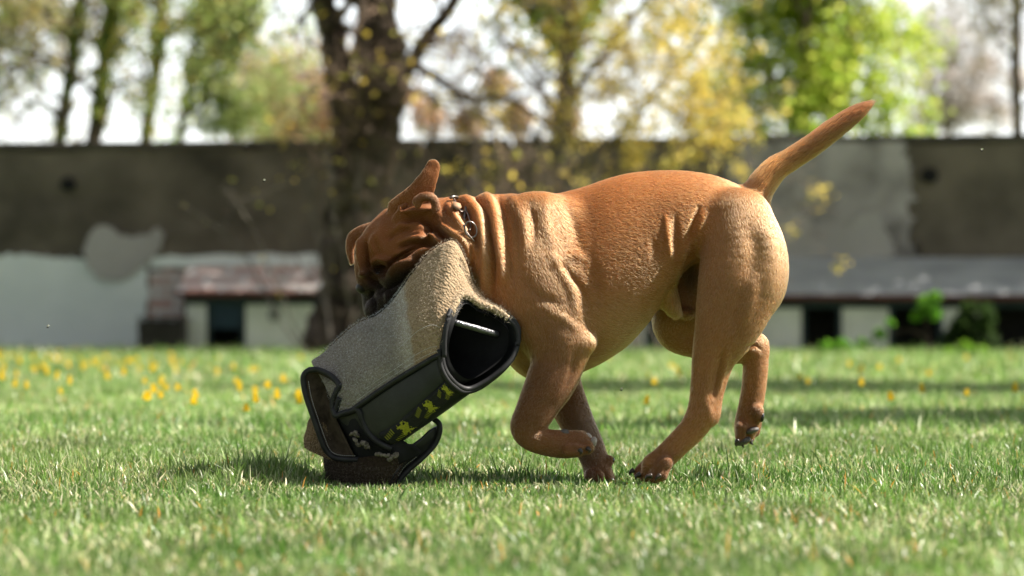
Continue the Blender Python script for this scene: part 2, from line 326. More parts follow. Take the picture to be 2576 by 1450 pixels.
# folds, wrinkles and muscle lines: (points in photo px, height m (+ridge, -crease), width px)
FOLDS = [
 ([(1008, 611), (1040, 600), (1077, 598), (1105, 607), (1128, 623)], .009, 9), ([(995, 553), (1020, 537), (1044, 527), (1070, 526), (1086, 532)], .008, 8),
 ([(1093, 533), (1120, 556), (1142, 579), (1170, 603), (1190, 624), (1201, 660), (1203, 690)], .011, 12), ([(963, 712), (1005, 689), (1057, 647), (1085, 636), (1112, 634)], .008, 7),
 ([(985, 680), (1012, 654), (1040, 636), (1060, 630)], .006, 6), ([(1010, 622), (1050, 613), (1100, 618)], -.007, 6), ([(1060, 548), (1093, 575), (1125, 602), (1150, 622)], -.010, 9),
 ([(968, 690), (985, 664), (1015, 642), (1050, 620)], -.007, 6), ([(975, 703), (1010, 676), (1050, 640)], -.006, 4), ([(918, 610), (922, 650), (932, 690), (950, 710)], -.006, 5),
 ([(905, 600), (908, 650), (915, 690)], .004, 6), ([(935, 660), (955, 650), (975, 655)], .006, 6), ([(940, 682), (952, 678), (964, 680)], -.012, 9),
 ([(1010, 560), (1040, 548), (1075, 552)], -.007, 7), ([(960, 560), (955, 600), (960, 630)], .003, 10),
 ([(960, 735), (990, 715), (1030, 690)], -.006, 5), ([(935, 735), (940, 760), (945, 790)], -.004, 5), ([(975, 725), (975, 760)], .004, 7),
 ([(975, 600), (1000, 585), (1030, 575)], -.005, 6), ([(1030, 650), (1055, 632), (1090, 622)], -.007, 5), ([(1000, 640), (1025, 625), (1055, 612)], .006, 5),
 ([(990, 705), (1020, 680), (1050, 662)], .006, 5), ([(1105, 560), (1135, 590), (1165, 615), (1180, 650)], .006, 6), ([(1085, 545), (1080, 580), (1070, 600)], -.005, 7), ([(945, 640), (935, 615), (945, 590)], .004, 7),
 ([(925, 700), (940, 715), (962, 720)], -.006, 5), ([(910, 690), (925, 682), (938, 690)], .006, 7), ([(1020, 540), (1010, 570), (990, 590)], .004, 9), ([(1128, 520), (1150, 560), (1175, 590)], .006, 8),
 ([(1636, 1172), (1616, 1206)], -.007, 4), ([(1658, 1176), (1636, 1210)], -.007, 4), ([(1678, 1180), (1660, 1208)], -.006, 4), ([(1440, 1112), (1496, 1118)], -.006, 4), ([(1438, 1128), (1486, 1136)], -.005, 4),
 ([(1505, 1195), (1506, 1228)], -.006, 4), ([(1524, 1190), (1526, 1226)], -.006, 4), ([(1866, 1080), (1866, 1112)], -.005, 4), ([(1884, 1085), (1882, 1112)], -.005, 4),
 ([(1140, 505), (1175, 540), (1190, 590), (1200, 620)], -.012, 9),
 ([(1165, 497), (1200, 540), (1215, 600), (1224, 660), (1218, 735), (1210, 780)], .013, 13), ([(1216, 488), (1240, 530), (1252, 600), (1264, 665), (1268, 700)], .010, 11),
 ([(1190, 492), (1222, 530), (1234, 590), (1243, 660), (1240, 740)], -.011, 6), ([(1252, 500), (1270, 550), (1278, 620), (1285, 690)], -.008, 8),
 ([(1283, 489), (1308, 535), (1320, 580), (1322, 630)], .008, 11), ([(1330, 500), (1342, 550), (1345, 600)], -.006, 10), ([(1370, 495), (1375, 560), (1390, 620)], .005, 14),
 ([(1410, 500), (1440, 560), (1455, 620)], -.004, 14), ([(1300, 560), (1303, 620), (1310, 680)], -.004, 8),
 ([(1413, 665), (1440, 700), (1466, 730), (1478, 775)], -.007, 9), ([(1390, 640), (1420, 690), (1440, 730), (1452, 790)], .006, 12),
 ([(1395, 660), (1440, 640), (1475, 655), (1480, 690)], .004, 12), ([(1320, 700), (1350, 740), (1400, 760)], -.005, 12), ([(1380, 780), (1420, 800), (1455, 830)], .004, 10),
 ([(1672, 541), (1680, 600), (1688, 654)], .006, 7), ([(1695, 540), (1702, 600), (1705, 650)], -.005, 8), ([(1757, 520), (1742, 560), (1733, 600)], -.009, 6),
 ([(1770, 540), (1758, 575), (1748, 610)], .007, 8), ([(1735, 610), (1718, 640), (1706, 680), (1698, 710)], .007, 8), ([(1640, 600), (1655, 650)], -.003, 12),
 ([(1880, 560), (1890, 620), (1885, 680)], -.004, 18), ([(1900, 700), (1890, 760), (1870, 810)], .005, 14), ([(1862, 730), (1850, 790), (1840, 830)], -.005, 12),
 ([(1835, 880), (1822, 930), (1808, 980), (1795, 1010)], .005, 6), ([(1822, 880), (1808, 940), (1796, 1000)], -.010, 6), ([(1795, 900), (1780, 960), (1770, 1010)], .006, 8), ([(1880, 700), (1905, 640), (1900, 580)], -.008, 22), ([(1925, 560), (1945, 640), (1935, 740)], .007, 22), ([(1830, 640), (1820, 720), (1800, 800)], .006, 24), ([(1470, 640), (1500, 720), (1505, 800)], -.006, 18), ([(1775, 1000), (1785, 1030), (1790, 1060)], .004, 9),
 ([(1760, 1060), (1735, 1095), (1700, 1130)], -.004, 7), ([(1690, 1150), (1715, 1140)], .004, 8),
 ([(1885, 900), (1892, 960), (1880, 1020)], -.004, 7), ([(1875, 875), (1900, 868), (1915, 880)], -.006, 5),
 ([(1390, 920), (1375, 980), (1350, 1030)], .003, 14), ([(1450, 880), (1440, 930), (1420, 980)], -.004, 9), ([(1440, 1015), (1460, 1060), (1490, 1120)], .003, 9),
 ([(1500, 880), (1505, 940)], 0, 9), ([(1365, 1082), (1385, 1088), (1405, 1095)], -.004, 5)]

def seg_dist(UV, a, b):
    ab = b - a; t = np.clip(((UV - a) @ ab) / (ab @ ab + 1e-9), 0, 1)
    return np.linalg.norm(UV - a - t[:, None] * ab, axis=1), t

def project(V):
    k = FPX / (CAM_D + V[:, 1]); return np.stack([V[:, 0] * k + CU, HV - (V[:, 2] - CAM_H) * k], 1)

bV, bF, bN, relax = build_body()
UV = project(bV); face = np.clip((-bN[:, 1] + .25) / .6, 0, 1)
disp = np.zeros(len(bV))
for pts, h, w in FOLDS:
    q = crom(np.array(pts, float), 4); dm = np.full(len(bV), 1e9); tm = np.zeros(len(bV)); m = len(q) - 1
    sel = (UV[:, 0] > q[:, 0].min() - 4 * w) & (UV[:, 0] < q[:, 0].max() + 4 * w) & (UV[:, 1] > q[:, 1].min() - 4 * w) & (UV[:, 1] < q[:, 1].max() + 4 * w)
    ix = np.where(sel)[0]
    for i in range(m):
        d, t = seg_dist(UV[ix], q[i], q[i + 1]); c = d < dm[ix]; dm[ix[c]] = d[c]; tm[ix[c]] = (i + t[c]) / m
    taper = .35 + .65 * np.sin(np.clip(tm[ix], 0, 1) * math.pi) ** .6
    disp[ix] += (3.3 if q[:, 0].mean() < 1160 else 1.35 if q[:, 0].mean() < 1270 else .72) * h * np.exp(-(dm[ix] / w) ** 2) * taper
bV = bV + bN * (disp * face)[:, None]
# neck folds run all the way round on the far side as rings
bV = relax(bV, .15); bN, _ = vnormals(bV, bF); UV = project(bV)

# colour and coat direction per vertex, blended from the nearest volumes
Q = [bV[:, 0], bV[:, 1], bV[:, 2]]
W = np.zeros(len(bV)); C = np.zeros((len(bV), 3)); FL = np.zeros((len(bV), 3)); LL = np.zeros(len(bV))
for p in prims:
    if p['cut']: continue
    d = sdf(p, Q); w = np.exp(-np.clip(d + .004, 0, 1) / .009) + 1e-12
    if p['flow'] is not None: fl = np.tile(np.array(p['flow'], float), (len(bV), 1))
    else:
        q = p['q']; best = np.full(len(bV), 1e9); fl = np.zeros((len(bV), 3))
        for a, b in zip(q[:-1], q[1:]):
            ab = b[:3] - a[:3]; t = np.clip(((bV - a[:3]) @ ab) / (ab @ ab + 1e-12), 0, 1); dd = np.linalg.norm(bV - a[:3] - t[:, None] * ab, axis=1)
            c = dd < best; best[c] = dd[c]; fl[c] = ab / np.linalg.norm(ab)
    W += w; C += w[:, None] * p['col']; FL += w[:, None] * fl; LL += w * p['L']
C /= W[:, None]; FL /= W[:, None]; LL /= W
def vnoise(X, s, seed=0):
    """smooth value noise on points"""
    r = np.random.RandomState(seed).rand(64, 64, 64).astype(np.float32); q = X * s + 100; i = np.floor(q).astype(int); f = q - i; f = f * f * (3 - 2 * f); i0 = i % 64; i1 = (i + 1) % 64; o = 0
    for a in (0, 1):
        for b in (0, 1):
            for c in (0, 1):
                ww = (f[:, 0] if a else 1 - f[:, 0]) * (f[:, 1] if b else 1 - f[:, 1]) * (f[:, 2] if c else 1 - f[:, 2])
                o = o + ww * r[(i1 if a else i0)[:, 0], (i1 if b else i0)[:, 1], (i1 if c else i0)[:, 2]]
    return o
def mixc(C, col, w): return C * (1 - w[:, None]) + np.array(col) * w[:, None]
def gau(u, v, su, sv): return np.exp(-((UV[:, 0] - u) / su) ** 2 - ((UV[:, 1] - v) / sv) ** 2)
def sstep(a, b, x): t = np.clip((x - a) / (b - a), 0, 1); return t * t * (3 - 2 * t)
# buff rump, belly and thigh fronts; dark muzzle and lips; rusty tail tip; grey-brown wrists
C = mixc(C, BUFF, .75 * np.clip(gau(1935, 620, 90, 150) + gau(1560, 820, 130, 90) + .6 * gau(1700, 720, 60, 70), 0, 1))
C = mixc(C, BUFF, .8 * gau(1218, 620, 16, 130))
hd = (UV[:, 0] < 1130) * (UV[:, 1] < 850) * (UV[:, 1] > 380)
C = mixc(C, (.24, .088, .032), .75 * hd * sstep(1150, 1080, UV[:, 0]))  # browner head, with its partial shade also put into the coat colour
mz = sstep(-16, 16, UV[:, 1] - (722 - .33 * (UV[:, 0] - 890)) + 14 * (vnoise(bV, 70, 17) - .5)) * hd * (UV[:, 1] > 640)
C = mixc(C, (.07, .032, .016), .75 * hd * sstep(-70, 0, UV[:, 1] - (722 - .33 * (UV[:, 0] - 890))) * (UV[:, 1] > 640))
C = mixc(C, MASK, .97 * mz); C = mixc(C, (.09, .04, .02), .7 * gau(925, 690, 35, 30)); C = mixc(C, MASK, .95 * gau(951, 681, 20, 12)); C = mixc(C, (.16, .07, .035), .8 * gau(1080, 505, 14, 9))
C = mixc(C, (.05, .028, .018), .85 * gau(1738, 700, 26, 52) * (bV[:, 1] > -.055))  # groin darkened: deep shadow between the thighs put into the coat colour
C = mixc(C, BROWN, .6 * sstep(1960, 2040, UV[:, 0])); C = mixc(C, RUST, sstep(2060, 2170, UV[:, 0])); C = mixc(C, (.10, .045, .02), .8 * sstep(2165, 2195, UV[:, 0]))
C = mixc(C, BROWN, .6 * sstep(1040, 1100, UV[:, 1]) * (UV[:, 0] < 1560))
C = mixc(C, (.2, .14, .10), .75 * gau(1485, 1080, 45, 90) * (bV[:, 1] > 0))
C *= (0.82 + .36 * vnoise(bV, 12, 3) )[:, None] * (0.93 + .14 * vnoise(bV * np.array([.35, 1, 1]), 70, 4))[:, None]
FL = FL - bN * (FL * bN).sum(1)[:, None]; FL /= np.linalg.norm(FL, axis=1)[:, None] + 1e-9

skin, N_, L_, b_ = material("short_coat_base")
a_ = N_.new('ShaderNodeAttribute'); a_.attribute_name = 'Col'; L_.new(a_.outputs['Color'], b_.inputs['Base Color']); b_.inputs['Roughness'].default_value = .75; b_.inputs['Specular IOR Level'].default_value = .15
fur, N_, L_, b_ = material("short_coat_hair")
a_ = N_.new('ShaderNodeAttribute'); a_.attribute_name = 'Col'; h_ = N_.new('ShaderNodeBsdfHairPrincipled'); h_.parametrization = 'COLOR'; L_.new(a_.outputs['Color'], h_.inputs['Color'])
h_.inputs['Roughness'].default_value = .42; h_.inputs['Radial Roughness'].default_value = .55; h_.inputs['Random Roughness'].default_value = .3; h_.inputs['IOR'].default_value = 1.45
L_.new(h_.outputs[0], N_['Material Output'].inputs['Surface'])

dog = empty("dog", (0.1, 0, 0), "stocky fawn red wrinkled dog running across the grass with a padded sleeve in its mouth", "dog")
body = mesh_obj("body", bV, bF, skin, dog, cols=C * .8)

def grow(V, F, N, C, FL, LL, count, name, parent, length=.009, rad=.00022, lift=.15, mat=fur, seed=1, jit=.13, cjit=.12):
    rs = np.random.RandomState(seed); _, A = vnormals(V, F)
    fi = rs.choice(len(F), count, p=A / A.sum()); a, b = rs.rand(count), rs.rand(count)
    w4 = np.stack([(1 - a) * (1 - b), a * (1 - b), a * b, (1 - a) * b], 1); I = F[fi]
    g = lambda X: (X[I] * w4[..., None]).sum(1) if X.ndim == 2 else (X[I] * w4).sum(1)
    p, n, c, fl, l = g(V), g(N), g(C), g(FL), g(LL)
    n /= np.linalg.norm(n, axis=1)[:, None] + 1e-9
    l = l * length * (.6 + .7 * rs.rand(count)) 
    clump = np.stack([vnoise(p, 110, 11), vnoise(p, 110, 12), vnoise(p, 110, 13)], 1) - .5
    d = fl +  rs.randn(count, 3) * jit * .35; d -= n * (d * n).sum(1)[:, None]; d /= np.linalg.norm(d, axis=1)[:, None] + 1e-9
    lf = lift * (.75 + .5 * rs.rand(count))
    p1 = p + l[:, None] * (.33 * d + lf[:, None] * .45 * n); p2 = p + l[:, None] * (.68 * d + lf[:, None] * .75 * n); p3 = p + l[:, None] * (1.0 * d + lf[:, None] * .8 * n)
    c = c * 1.12
    c = c * (1 + cjit * rs.randn(count))[:, None]; c = np.clip(c * (1 + .08 * rs.randn(count, 3)), .005, .9)
    return hair_obj(name, p - n * .0008, p1, p2, p3, rad * (.7 + .6 * rs.rand(count)), c, mat, parent)
NFUR = 520000
# strands thinner and denser on the head: sample weight handled by a second pass
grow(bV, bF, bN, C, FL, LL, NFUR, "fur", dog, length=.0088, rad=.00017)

# eye, nose, claws, pads
shiny = noisy("wet_black", (.008, .007, .006), (.02, .016, .014), 90, rough=.25, bump=.2, bscale=400, spec=.5, bd=.001)
horn = noisy("dark_claw", (.012, .010, .009), (.05, .035, .025), 120, rough=.35, bump=.1, spec=.5, bd=.001)
padm = noisy("paw_pad", (.05, .045, .042), (.13, .12, .11), 160, rough=.7, bump=.5, bscale=600, spec=.3, bd=.001)
padl = noisy("pale_paw_pad", (.26, .22, .19), (.40, .36, .32), 160, rough=.6, bump=.5, bscale=600, spec=.4, bd=.001)
def surf_at(u, v, side=-1, rad=7):
    d = np.hypot(UV[:, 0] - u, UV[:, 1] - v); ok = (d < rad) & (bN[:, 1] * side > 0)
    if not ok.any(): return P(u, v, -.05), np.array([0, -1., 0])
    i = np.where(ok)[0]; j = i[np.argmin(bV[i, 1] * (-side) * -side if False else bV[i, 1])]
    return bV[j], bN[j]
p, n = surf_at(952, 680); m = MB(); m.blob(p - n * .0025, (.0075, .0045, .0032), sub=3); m.build("eye", shiny, dog)
m = MB(); m.blob(P(910, 724, .0), (.013, .022, .013), jit=.05, sub=3); m.blob(P(910, 716, .0), (.009, .017, .008), sub=3); m.build("nose", noisy('nose_skin', (.012,.01,.009), (.03,.022,.02), 200, rough=.6, bump=.5, bscale=700, bd=.001), dog)
def claw(pts, r0):
    q = crom(np.array([P(*a) for a in pts]), 5); m = MB(); m.tube(q, list(np.linspace(r0, .0008, len(q))), 8); m.build("claw", horn, dog)
claw([(1594, 1183, -.078), (1586, 1188, -.08), (1583, 1197, -.08)], .0065)
claw([(1610, 1194, -.112), (1601, 1198, -.115), (1597, 1208, -.115)], .0065)
claw([(1638, 1197, -.143), (1628, 1199, -.147), (1623, 1208, -.147)], .0062)
claw([(1660, 1196, -.150), (1652, 1202, -.154), (1648, 1212, -.153)], .0058)
claw([(1518, 1212, -.006), (1526, 1216, -.012), (1529, 1226, -.012)], .006)
claw([(1534, 1206, .028), (1543, 1210, .026), (1546, 1220, .026)], .006)
claw([(1500, 1218, -.012), (1504, 1224, -.018), (1505, 1232, -.018)], .006)
claw([(1856, 1108, .045), (1851, 1116, .042), (1853, 1124, .042)], .0062)
claw([(1870, 1112, .062), (1868, 1120, .058), (1872, 1127, .058)], .006)
claw([(1888, 1108, .09), (1890, 1115, .086), (1895, 1119, .086)], .006)
claw([(1478, 1128, -.16), (1484, 1134, -.166), (1480, 1140, -.166)], .0058)
claw([(1458, 1132, -.172), (1463, 1139, -.176), (1458, 1144, -.175)], .0058)
def pad(u, v, y, ru, rv, ry, mat, rot=0):
    bm = bmesh.new(); bmesh.ops.create_icosphere(bm, subdivisions=3, radius=1); c = P(u, v, y)
    M = Matrix.Rotation(math.radians(rot), 3, 'Y'); V = []
    for q in bm.verts:
        s = 1 + .05 * math.sin(q.co.x * 5 + q.co.z * 3); V.append(c + np.array(M @ Vector((q.co.x * ru * PX * s, q.co.y * ry, q.co.z * rv * PX * s))))
    mesh_obj("paw_pad", V, [[a.index for a in f.verts] for f in bm.faces], mat, dog); bm.free()
pad(1480, 1099, -.122, 13, 8, .012, padl, 35); pad(1493, 1112, -.130, 9, 13, .012, padl, 15); pad(1460, 1096, -.11, 13, 8, .014, padm, 20); pad(1424, 1090, -.125, 20, 9, .02, padm, 12)
pad(1541, 1158, .04, 6, 8, .008, shiny, 0)
pad(1870, 1110, .066, 21, 9, .022, padm, -24); pad(1893, 1083, .058, 18, 8, .018, padm, -20); pad(1917, 1050, .058, 6, 13, .01, shiny, 8)

# collar: short chain with sliding ring on the near side, leather tab near the nape
steel = noisy("collar_steel", (.13, .11, .10), (.24, .21, .185), 60, rough=.35, bump=.05, metal=1.0, spec=.5)
tan = noisy("collar_leather", (.30, .17, .09), (.42, .26, .15), 80, rough=.6, bump=.4, bscale=300, bd=.001)
collar = bpy.data.objects.new("collar", None); link(collar, dog); collar.location = dog.location.copy() * 0 + Vector((0, 0, 0))
collar.matrix_parent_inverse = Matrix.Identity(4); collar.location = (-.1, 0, .6)
cw = Vector((0, 0, .6))
def cpart(m, name, mat):
    o = m.build(name, mat); o.parent = collar; o.matrix_parent_inverse = Matrix.Translation(-cw); return o
def onsurf(u, v, off=.004):
    p, n = surf_at(u, v, rad=8); p = p + n * off; return P(u, v, p[1])
line = [(1131, 496), (1143, 502), (1150, 520), (1160, 528), (1172, 532), (1180, 548), (1186, 566)]
tb = MB()
tb.tube(crom(np.array([onsurf(u, v, .007) for u, v in line[:5]]), 5), .0018, 8); cpart(tb, "chain_link", steel)
tb = MB(); tb.tube(crom(np.array([onsurf(u, v, .008) for u, v in ((1152, 524), (1160, 533), (1168, 532), (1174, 534), (1180, 550), (1184, 568), (1181, 580))]), 5), .002, 8); cpart(tb, "chain_link", steel)
y0 = min(onsurf(1185, 575, .012)[1], onsurf(1172, 565, .012)[1], onsurf(1193, 600, .012)[1])
tb = MB(); t_ = np.linspace(0, 2 * math.pi, 33)
tb.tube([P(1184 + 15 * math.cos(a) * 1.0 + 3 * math.sin(a), 578 + 20 * math.sin(a), y0 + .004 * math.cos(a)) for a in t_], .0019, 8, caps=False); cpart(tb, "ring", steel)
tb = MB(); tb.tube(crom(np.array([P(1166, 566, y0), P(1172, 582, y0 - .002), P(1184, 598, y0 - .002), P(1193, 608, y0 + .002)]), 5), .0019, 8); cpart(tb, "chain_link", steel)
tb = MB(); tb.tube([P(1134, 498, -.035), P(1140, 495, -.025), P(1152, 497, -.02)], .0035, 8); cpart(tb, "buckle", steel)
tb = MB(); V_ = [onsurf(u, v, .009) for u, v in ((1140, 506), (1158, 512), (1162, 522), (1150, 530), (1138, 520))]
tb.add(V_ + [q + np.array([0, .004, 0]) for q in V_], [(0, 1, 2, 3, 4), (9, 8, 7, 6, 5)] + [(i, i + 5, (i + 1) % 5 + 5, (i + 1) % 5) for i in range(5)]); cpart(tb, "leather_tab", tan)
# the strap running round the neck under the fold
ring_p = []
for a in np.linspace(0, 2 * math.pi, 49)[:-1]:
    cx, cz = (1163, 600); dirv = np.array([math.cos(a) * .25, -math.sin(a), math.cos(a)]);
    c0 = P(cx, cz, .005); ring_p.append(c0 + np.array([dirv[0] * .05, dirv[1] * .086, dirv[2] * .088]))
tb = MB(); tb.tube(ring_p + [ring_p[0]], .004, 8, caps=False); cpart(tb, "neck_chain", steel)
# ---------------------------------------------------------------- the bite sleeve
sleeve = empty("bite_sleeve", (-.2, -.05, 0), "padded jute and black leather training sleeve held in the dog's mouth", "bite sleeve")
leather = noisy("black_leather", (.010, .011, .012), (.020, .021, .022), 25, rough=.42, bump=.35, bscale=260, spec=.4, bd=.001)
lining = noisy("black_lining", (.006, .006, .007), (.011, .011, .012), 30, rough=.7, bump=.2, spec=.2, bd=.001)
rubber = noisy("black_piping", (.012, .012, .013), (.022, .022, .024), 60, rough=.55, bump=.15, bscale=300, spec=.3, bd=.001)
def jute_mat(name, c1, c2, sc=1.0):
    m, N, L, b = material(name)
    tc = N.new('ShaderNodeTexCoord'); mp = N.new('ShaderNodeMapping'); L.new(tc.outputs['UV'], mp.inputs[0])
    n = N.new('ShaderNodeTexNoise'); n.inputs['Scale'].default_value = 220; n.inputs['Detail'].default_value = 5; tc2 = N.new('ShaderNodeTexCoord'); L.new(tc2.outputs['Object'], n.inputs[0])
    a = N.new('ShaderNodeAttribute'); a.attribute_name = 'Col'
    w1 = N.new('ShaderNodeTexWave'); w1.wave_type = 'BANDS'; w1.bands_direction = 'DIAGONAL'; w1.inputs['Scale'].default_value = 46 * sc; w1.inputs['Distortion'].default_value = 7; w1.inputs['Detail'].default_value = 2
    L.new(tc2.outputs['Object'], w1.inputs[0])
    v = N.new('ShaderNodeTexVoronoi'); v.inputs['Scale'].default_value = 190 * sc; L.new(tc2.outputs['Object'], v.inputs[0])
    r = N.new('ShaderNodeValToRGB'); r.color_ramp.elements[0].position = .3; r.color_ramp.elements[1].position = .72
    r.color_ramp.elements[0].color = (*c1, 1); r.color_ramp.elements[1].color = (*c2, 1); L.new(n.outputs[0], r.inputs[0])
    mx = N.new('ShaderNodeMix'); mx.data_type = 'RGBA'; mx.blend_type = 'MULTIPLY'; mx.inputs[0].default_value = 1; L.new(r.outputs[0], mx.inputs[6]); L.new(a.outputs['Color'], mx.inputs[7])
    L.new(mx.outputs[2], b.inputs['Base Color']); b.inputs['Roughness'].default_value = .95; b.inputs['Specular IOR Level'].default_value = .1
    ad = N.new('ShaderNodeMath'); ad.operation = 'MULTIPLY_ADD'; ad.inputs[1].default_value = .3; L.new(w1.outputs['Fac'], ad.inputs[0]); L.new(v.outputs['Distance'], ad.inputs[2])
    bp = N.new('ShaderNodeBump'); bp.inputs['Strength'].default_value = .9; bp.inputs['Distance'].default_value = .0026; L.new(ad.outputs[0], bp.inputs['Height']); L.new(bp.outputs[0], b.inputs['Normal'])
    return m
jute = jute_mat("jute_weave", (.46, .38, .29), (.80, .72, .60))
ST = [  # cross sections from the arm opening to the hand end: A seam, B, C ridge, D, E, F, G, H, I bottom, J
 [(1110,893,-.125),(1126,810,-.115),(1160,743,-.06),(1204,766,0),(1254,787,.05),(1296,824,.08),(1298,876,.07),(1262,930,.02),(1182,978,-.06),(1132,952,-.11)],
 [(1098,898,-.132),(1112,800,-.122),(1146,680,-.055),(1184,728,.02),(1246,780,.07),(1292,812,.09),(1290,880,.08),(1248,938,.03),(1174,988,-.06),(1120,965,-.118)],
 [(1082,908,-.135),(1098,785,-.122),(1137,617,-.035),(1168,662,.03),(1196,745,.08),(1252,802,.10),(1268,880,.09),(1226,950,.035),(1160,1003,-.06),(1102,985,-.122)],
 [(1045,930,-.135),(1062,800,-.122),(1094,634,-.035),(1132,668,.04),(1165,745,.085),(1200,810,.10),(1205,895,.09),(1175,972,.035),(1130,1028,-.06),(1075,1012,-.124)],
 [(1002,956,-.135),(1012,850,-.122),(1049,680,-.035),(1082,705,.045),(1110,765,.085),(1140,835,.10),(1145,925,.09),(1125,1000,.03),(1092,1056,-.06),(1040,1045,-.124)],
 [(950,990,-.132),(948,900,-.122),(966,786,-.035),(1000,795,.04),(1030,835,.08),(1050,890,.09),(1065,960,.08),(1070,1030,.02),(1050,1085,-.06),(1000,1083,-.12)],
 [(908,1020,-.128),(882,945,-.118),(888,832,-.045),(915,832,.03),(940,862,.07),(970,930,.08),(990,1010,.07),(1010,1080,.01),(992,1124,-.06),(945,1110,-.112)],
 [(878,1040,-.122),(842,965,-.114),(826,886,-.06),(846,880,0),(870,905,.05),(900,965,.06),(930,1045,.05),(955,1110,0),(950,1132,-.05),(905,1112,-.10)],
 [(850,1046,-.115),(822,975,-.108),(786,917,-.07),(800,915,-.02),(825,935,.02),(850,985,.04),(880,1055,.04),(905,1112,0),(905,1128,-.05),(880,1100,-.09)]]
def ysh(u): return -float(np.interp(u, [830, 950, 1040, 1137, 1200, 1300], [0, .05, .085, .12, .15, .185]))
_P0 = P
def SP(u, v, y): return _P0(u, v, y + ysh(u))
for r in ST[:5]:
    for i in range(3, 9): r[i] = (r[i][0], r[i][1], -.035 + (r[i][2] + .035) * .55)
G0 = np.array([[SP(*c) for c in r] for r in ST])                    # 9 x 10 x 3
def dense_cols(G, n, closed):
    out = []
    for r in G:
        if closed:
            q = np.vstack([r[-1], r, r[0], r[1]]); o = []
            for i in range(1, len(q) - 2):
                for t in np.arange(n) / n:
                    o.append(0.5 * ((2 * q[i]) + (-q[i-1] + q[i+1]) * t + (2*q[i-1] - 5*q[i] + 4*q[i+1] - q[i+2]) * t*t + (-q[i-1] + 3*q[i] - 3*q[i+1] + q[i+2]) * t**3))
            out.append(o)
        else: out.append(crom(r, n))
    return np.array(out)
NS, NC = 8, 10
GD = dense_cols(G0, NC, True)                                       # 9 x 100
GD = np.array([crom(GD[:, j], NS) for j in range(GD.shape[1])]).transpose(1, 0, 2)   # 65 x 100
def surf(s, t):
    """s: station 0..8, t: column 0..10"""
    i = np.clip(s * NS, 0, GD.shape[0] - 1.001); j = (t * NC) % GD.shape[1]; i0 = int(i); j0 = int(j); a, b = i - i0, j - j0; j1 = (j0 + 1) % GD.shape[1]
    return (GD[i0, j0] * (1 - a) + GD[i0 + 1, j0] * a) * (1 - b) + (GD[i0, j1] * (1 - a) + GD[i0 + 1, j1] * a) * b
cen = GD.mean(1)
def outn(s, t):
    p = surf(s, t); a = surf(min(s + .1, 8), t) - surf(max(s - .1, 0), t); b = surf(s, t + .1) - surf(s, t - .1); n = np.cross(a, b); n /= np.linalg.norm(n) + 1e-9
    c = cen[int(np.clip(s * NS, 0, 64))]
    return n if n @ (p - c) > 0 else -n
def grid_mesh(name, G, mat, parent, thick, cols=None, off=1.0, closed=False):
    a, b = G.shape[:2]; V = G.reshape(-1, 3); F = []
    for i in range(a - 1):
        for j in range(b if closed else b - 1):
            F.append((i * b + j, i * b + (j + 1) % b, (i + 1) * b + (j + 1) % b, (i + 1) * b + j))
    o = mesh_obj(name, V, np.array(F), mat, parent, cols=cols)
    if thick:
        s = o.modifiers.new("solid", 'SOLIDIFY'); s.thickness = thick; s.offset = off; s.use_even_offset = False
    return o
# orientation of the loops decides the solidify side: test once
_nn = np.cross(GD[20, 6] - GD[20, 5], GD[21, 5] - GD[20, 5]); SIGN = 1.0 if _nn @ (GD[20, 5] - cen[20]) > 0 else -1.0
# jute: from column 0 (A) to 4.6 (behind E)
jc = GD[:, :47].copy(); a, b = jc.shape[:2]
jn = np.array([[outn(i / NS, j / NC) for j in range(b)] for i in range(a)])
jw = vnoise(jc.reshape(-1, 3), 60, 21).reshape(a, b) - .5
jc = jc + jn * (.003 + .004 * jw)[..., None]
JV = jc.reshape(-1, 3); JUV = project(JV)
edge = 1019 + (JUV[:, 1] - 730) * .12 + 8 * (vnoise(JV, 90, 5) - .5)
near = np.repeat(np.arange(a), b) ; colj = np.tile(np.arange(b), a)
wgrey = sstep(1.5, -1.5, JUV[:, 0] - edge) * (colj < 24)
TANJ, GREYJ, PALE = np.array((.56, .47, .365)), np.array((.42, .44, .475)), np.array((.80, .82, .84))
jcol = TANJ * (1 - wgrey[:, None]) + GREYJ * wgrey[:, None]
wp = np.exp(-((JUV[:, 0] - edge + 6) / 26) ** 2) * wgrey * (.6 + .5 * vnoise(JV, 80, 29)); jcol = jcol * (1 - .8 * wp[:, None]) + PALE * .8 * wp[:, None]
wb = np.clip(np.exp(-((JUV[:, 1] - 930) / 120) ** 2) * .25, 0, 1) * vnoise(JV, 25, 9); jcol *= (1 - .25 * vnoise(JV, 30, 6))[:, None]
jcol = jcol * (1 - .5 * wb[:, None]) + np.array((.42, .33, .24)) * .5 * wb[:, None]
grid_mesh("jute_cover", jc, jute, sleeve, .005, cols=jcol, off=-SIGN)
# leather underside: from E round to A
idx = [j % 100 for j in range(44, 101)]; lc = GD[:, idx].copy()
grid_mesh("leather_panel", lc, leather, sleeve, .004, off=-SIGN)
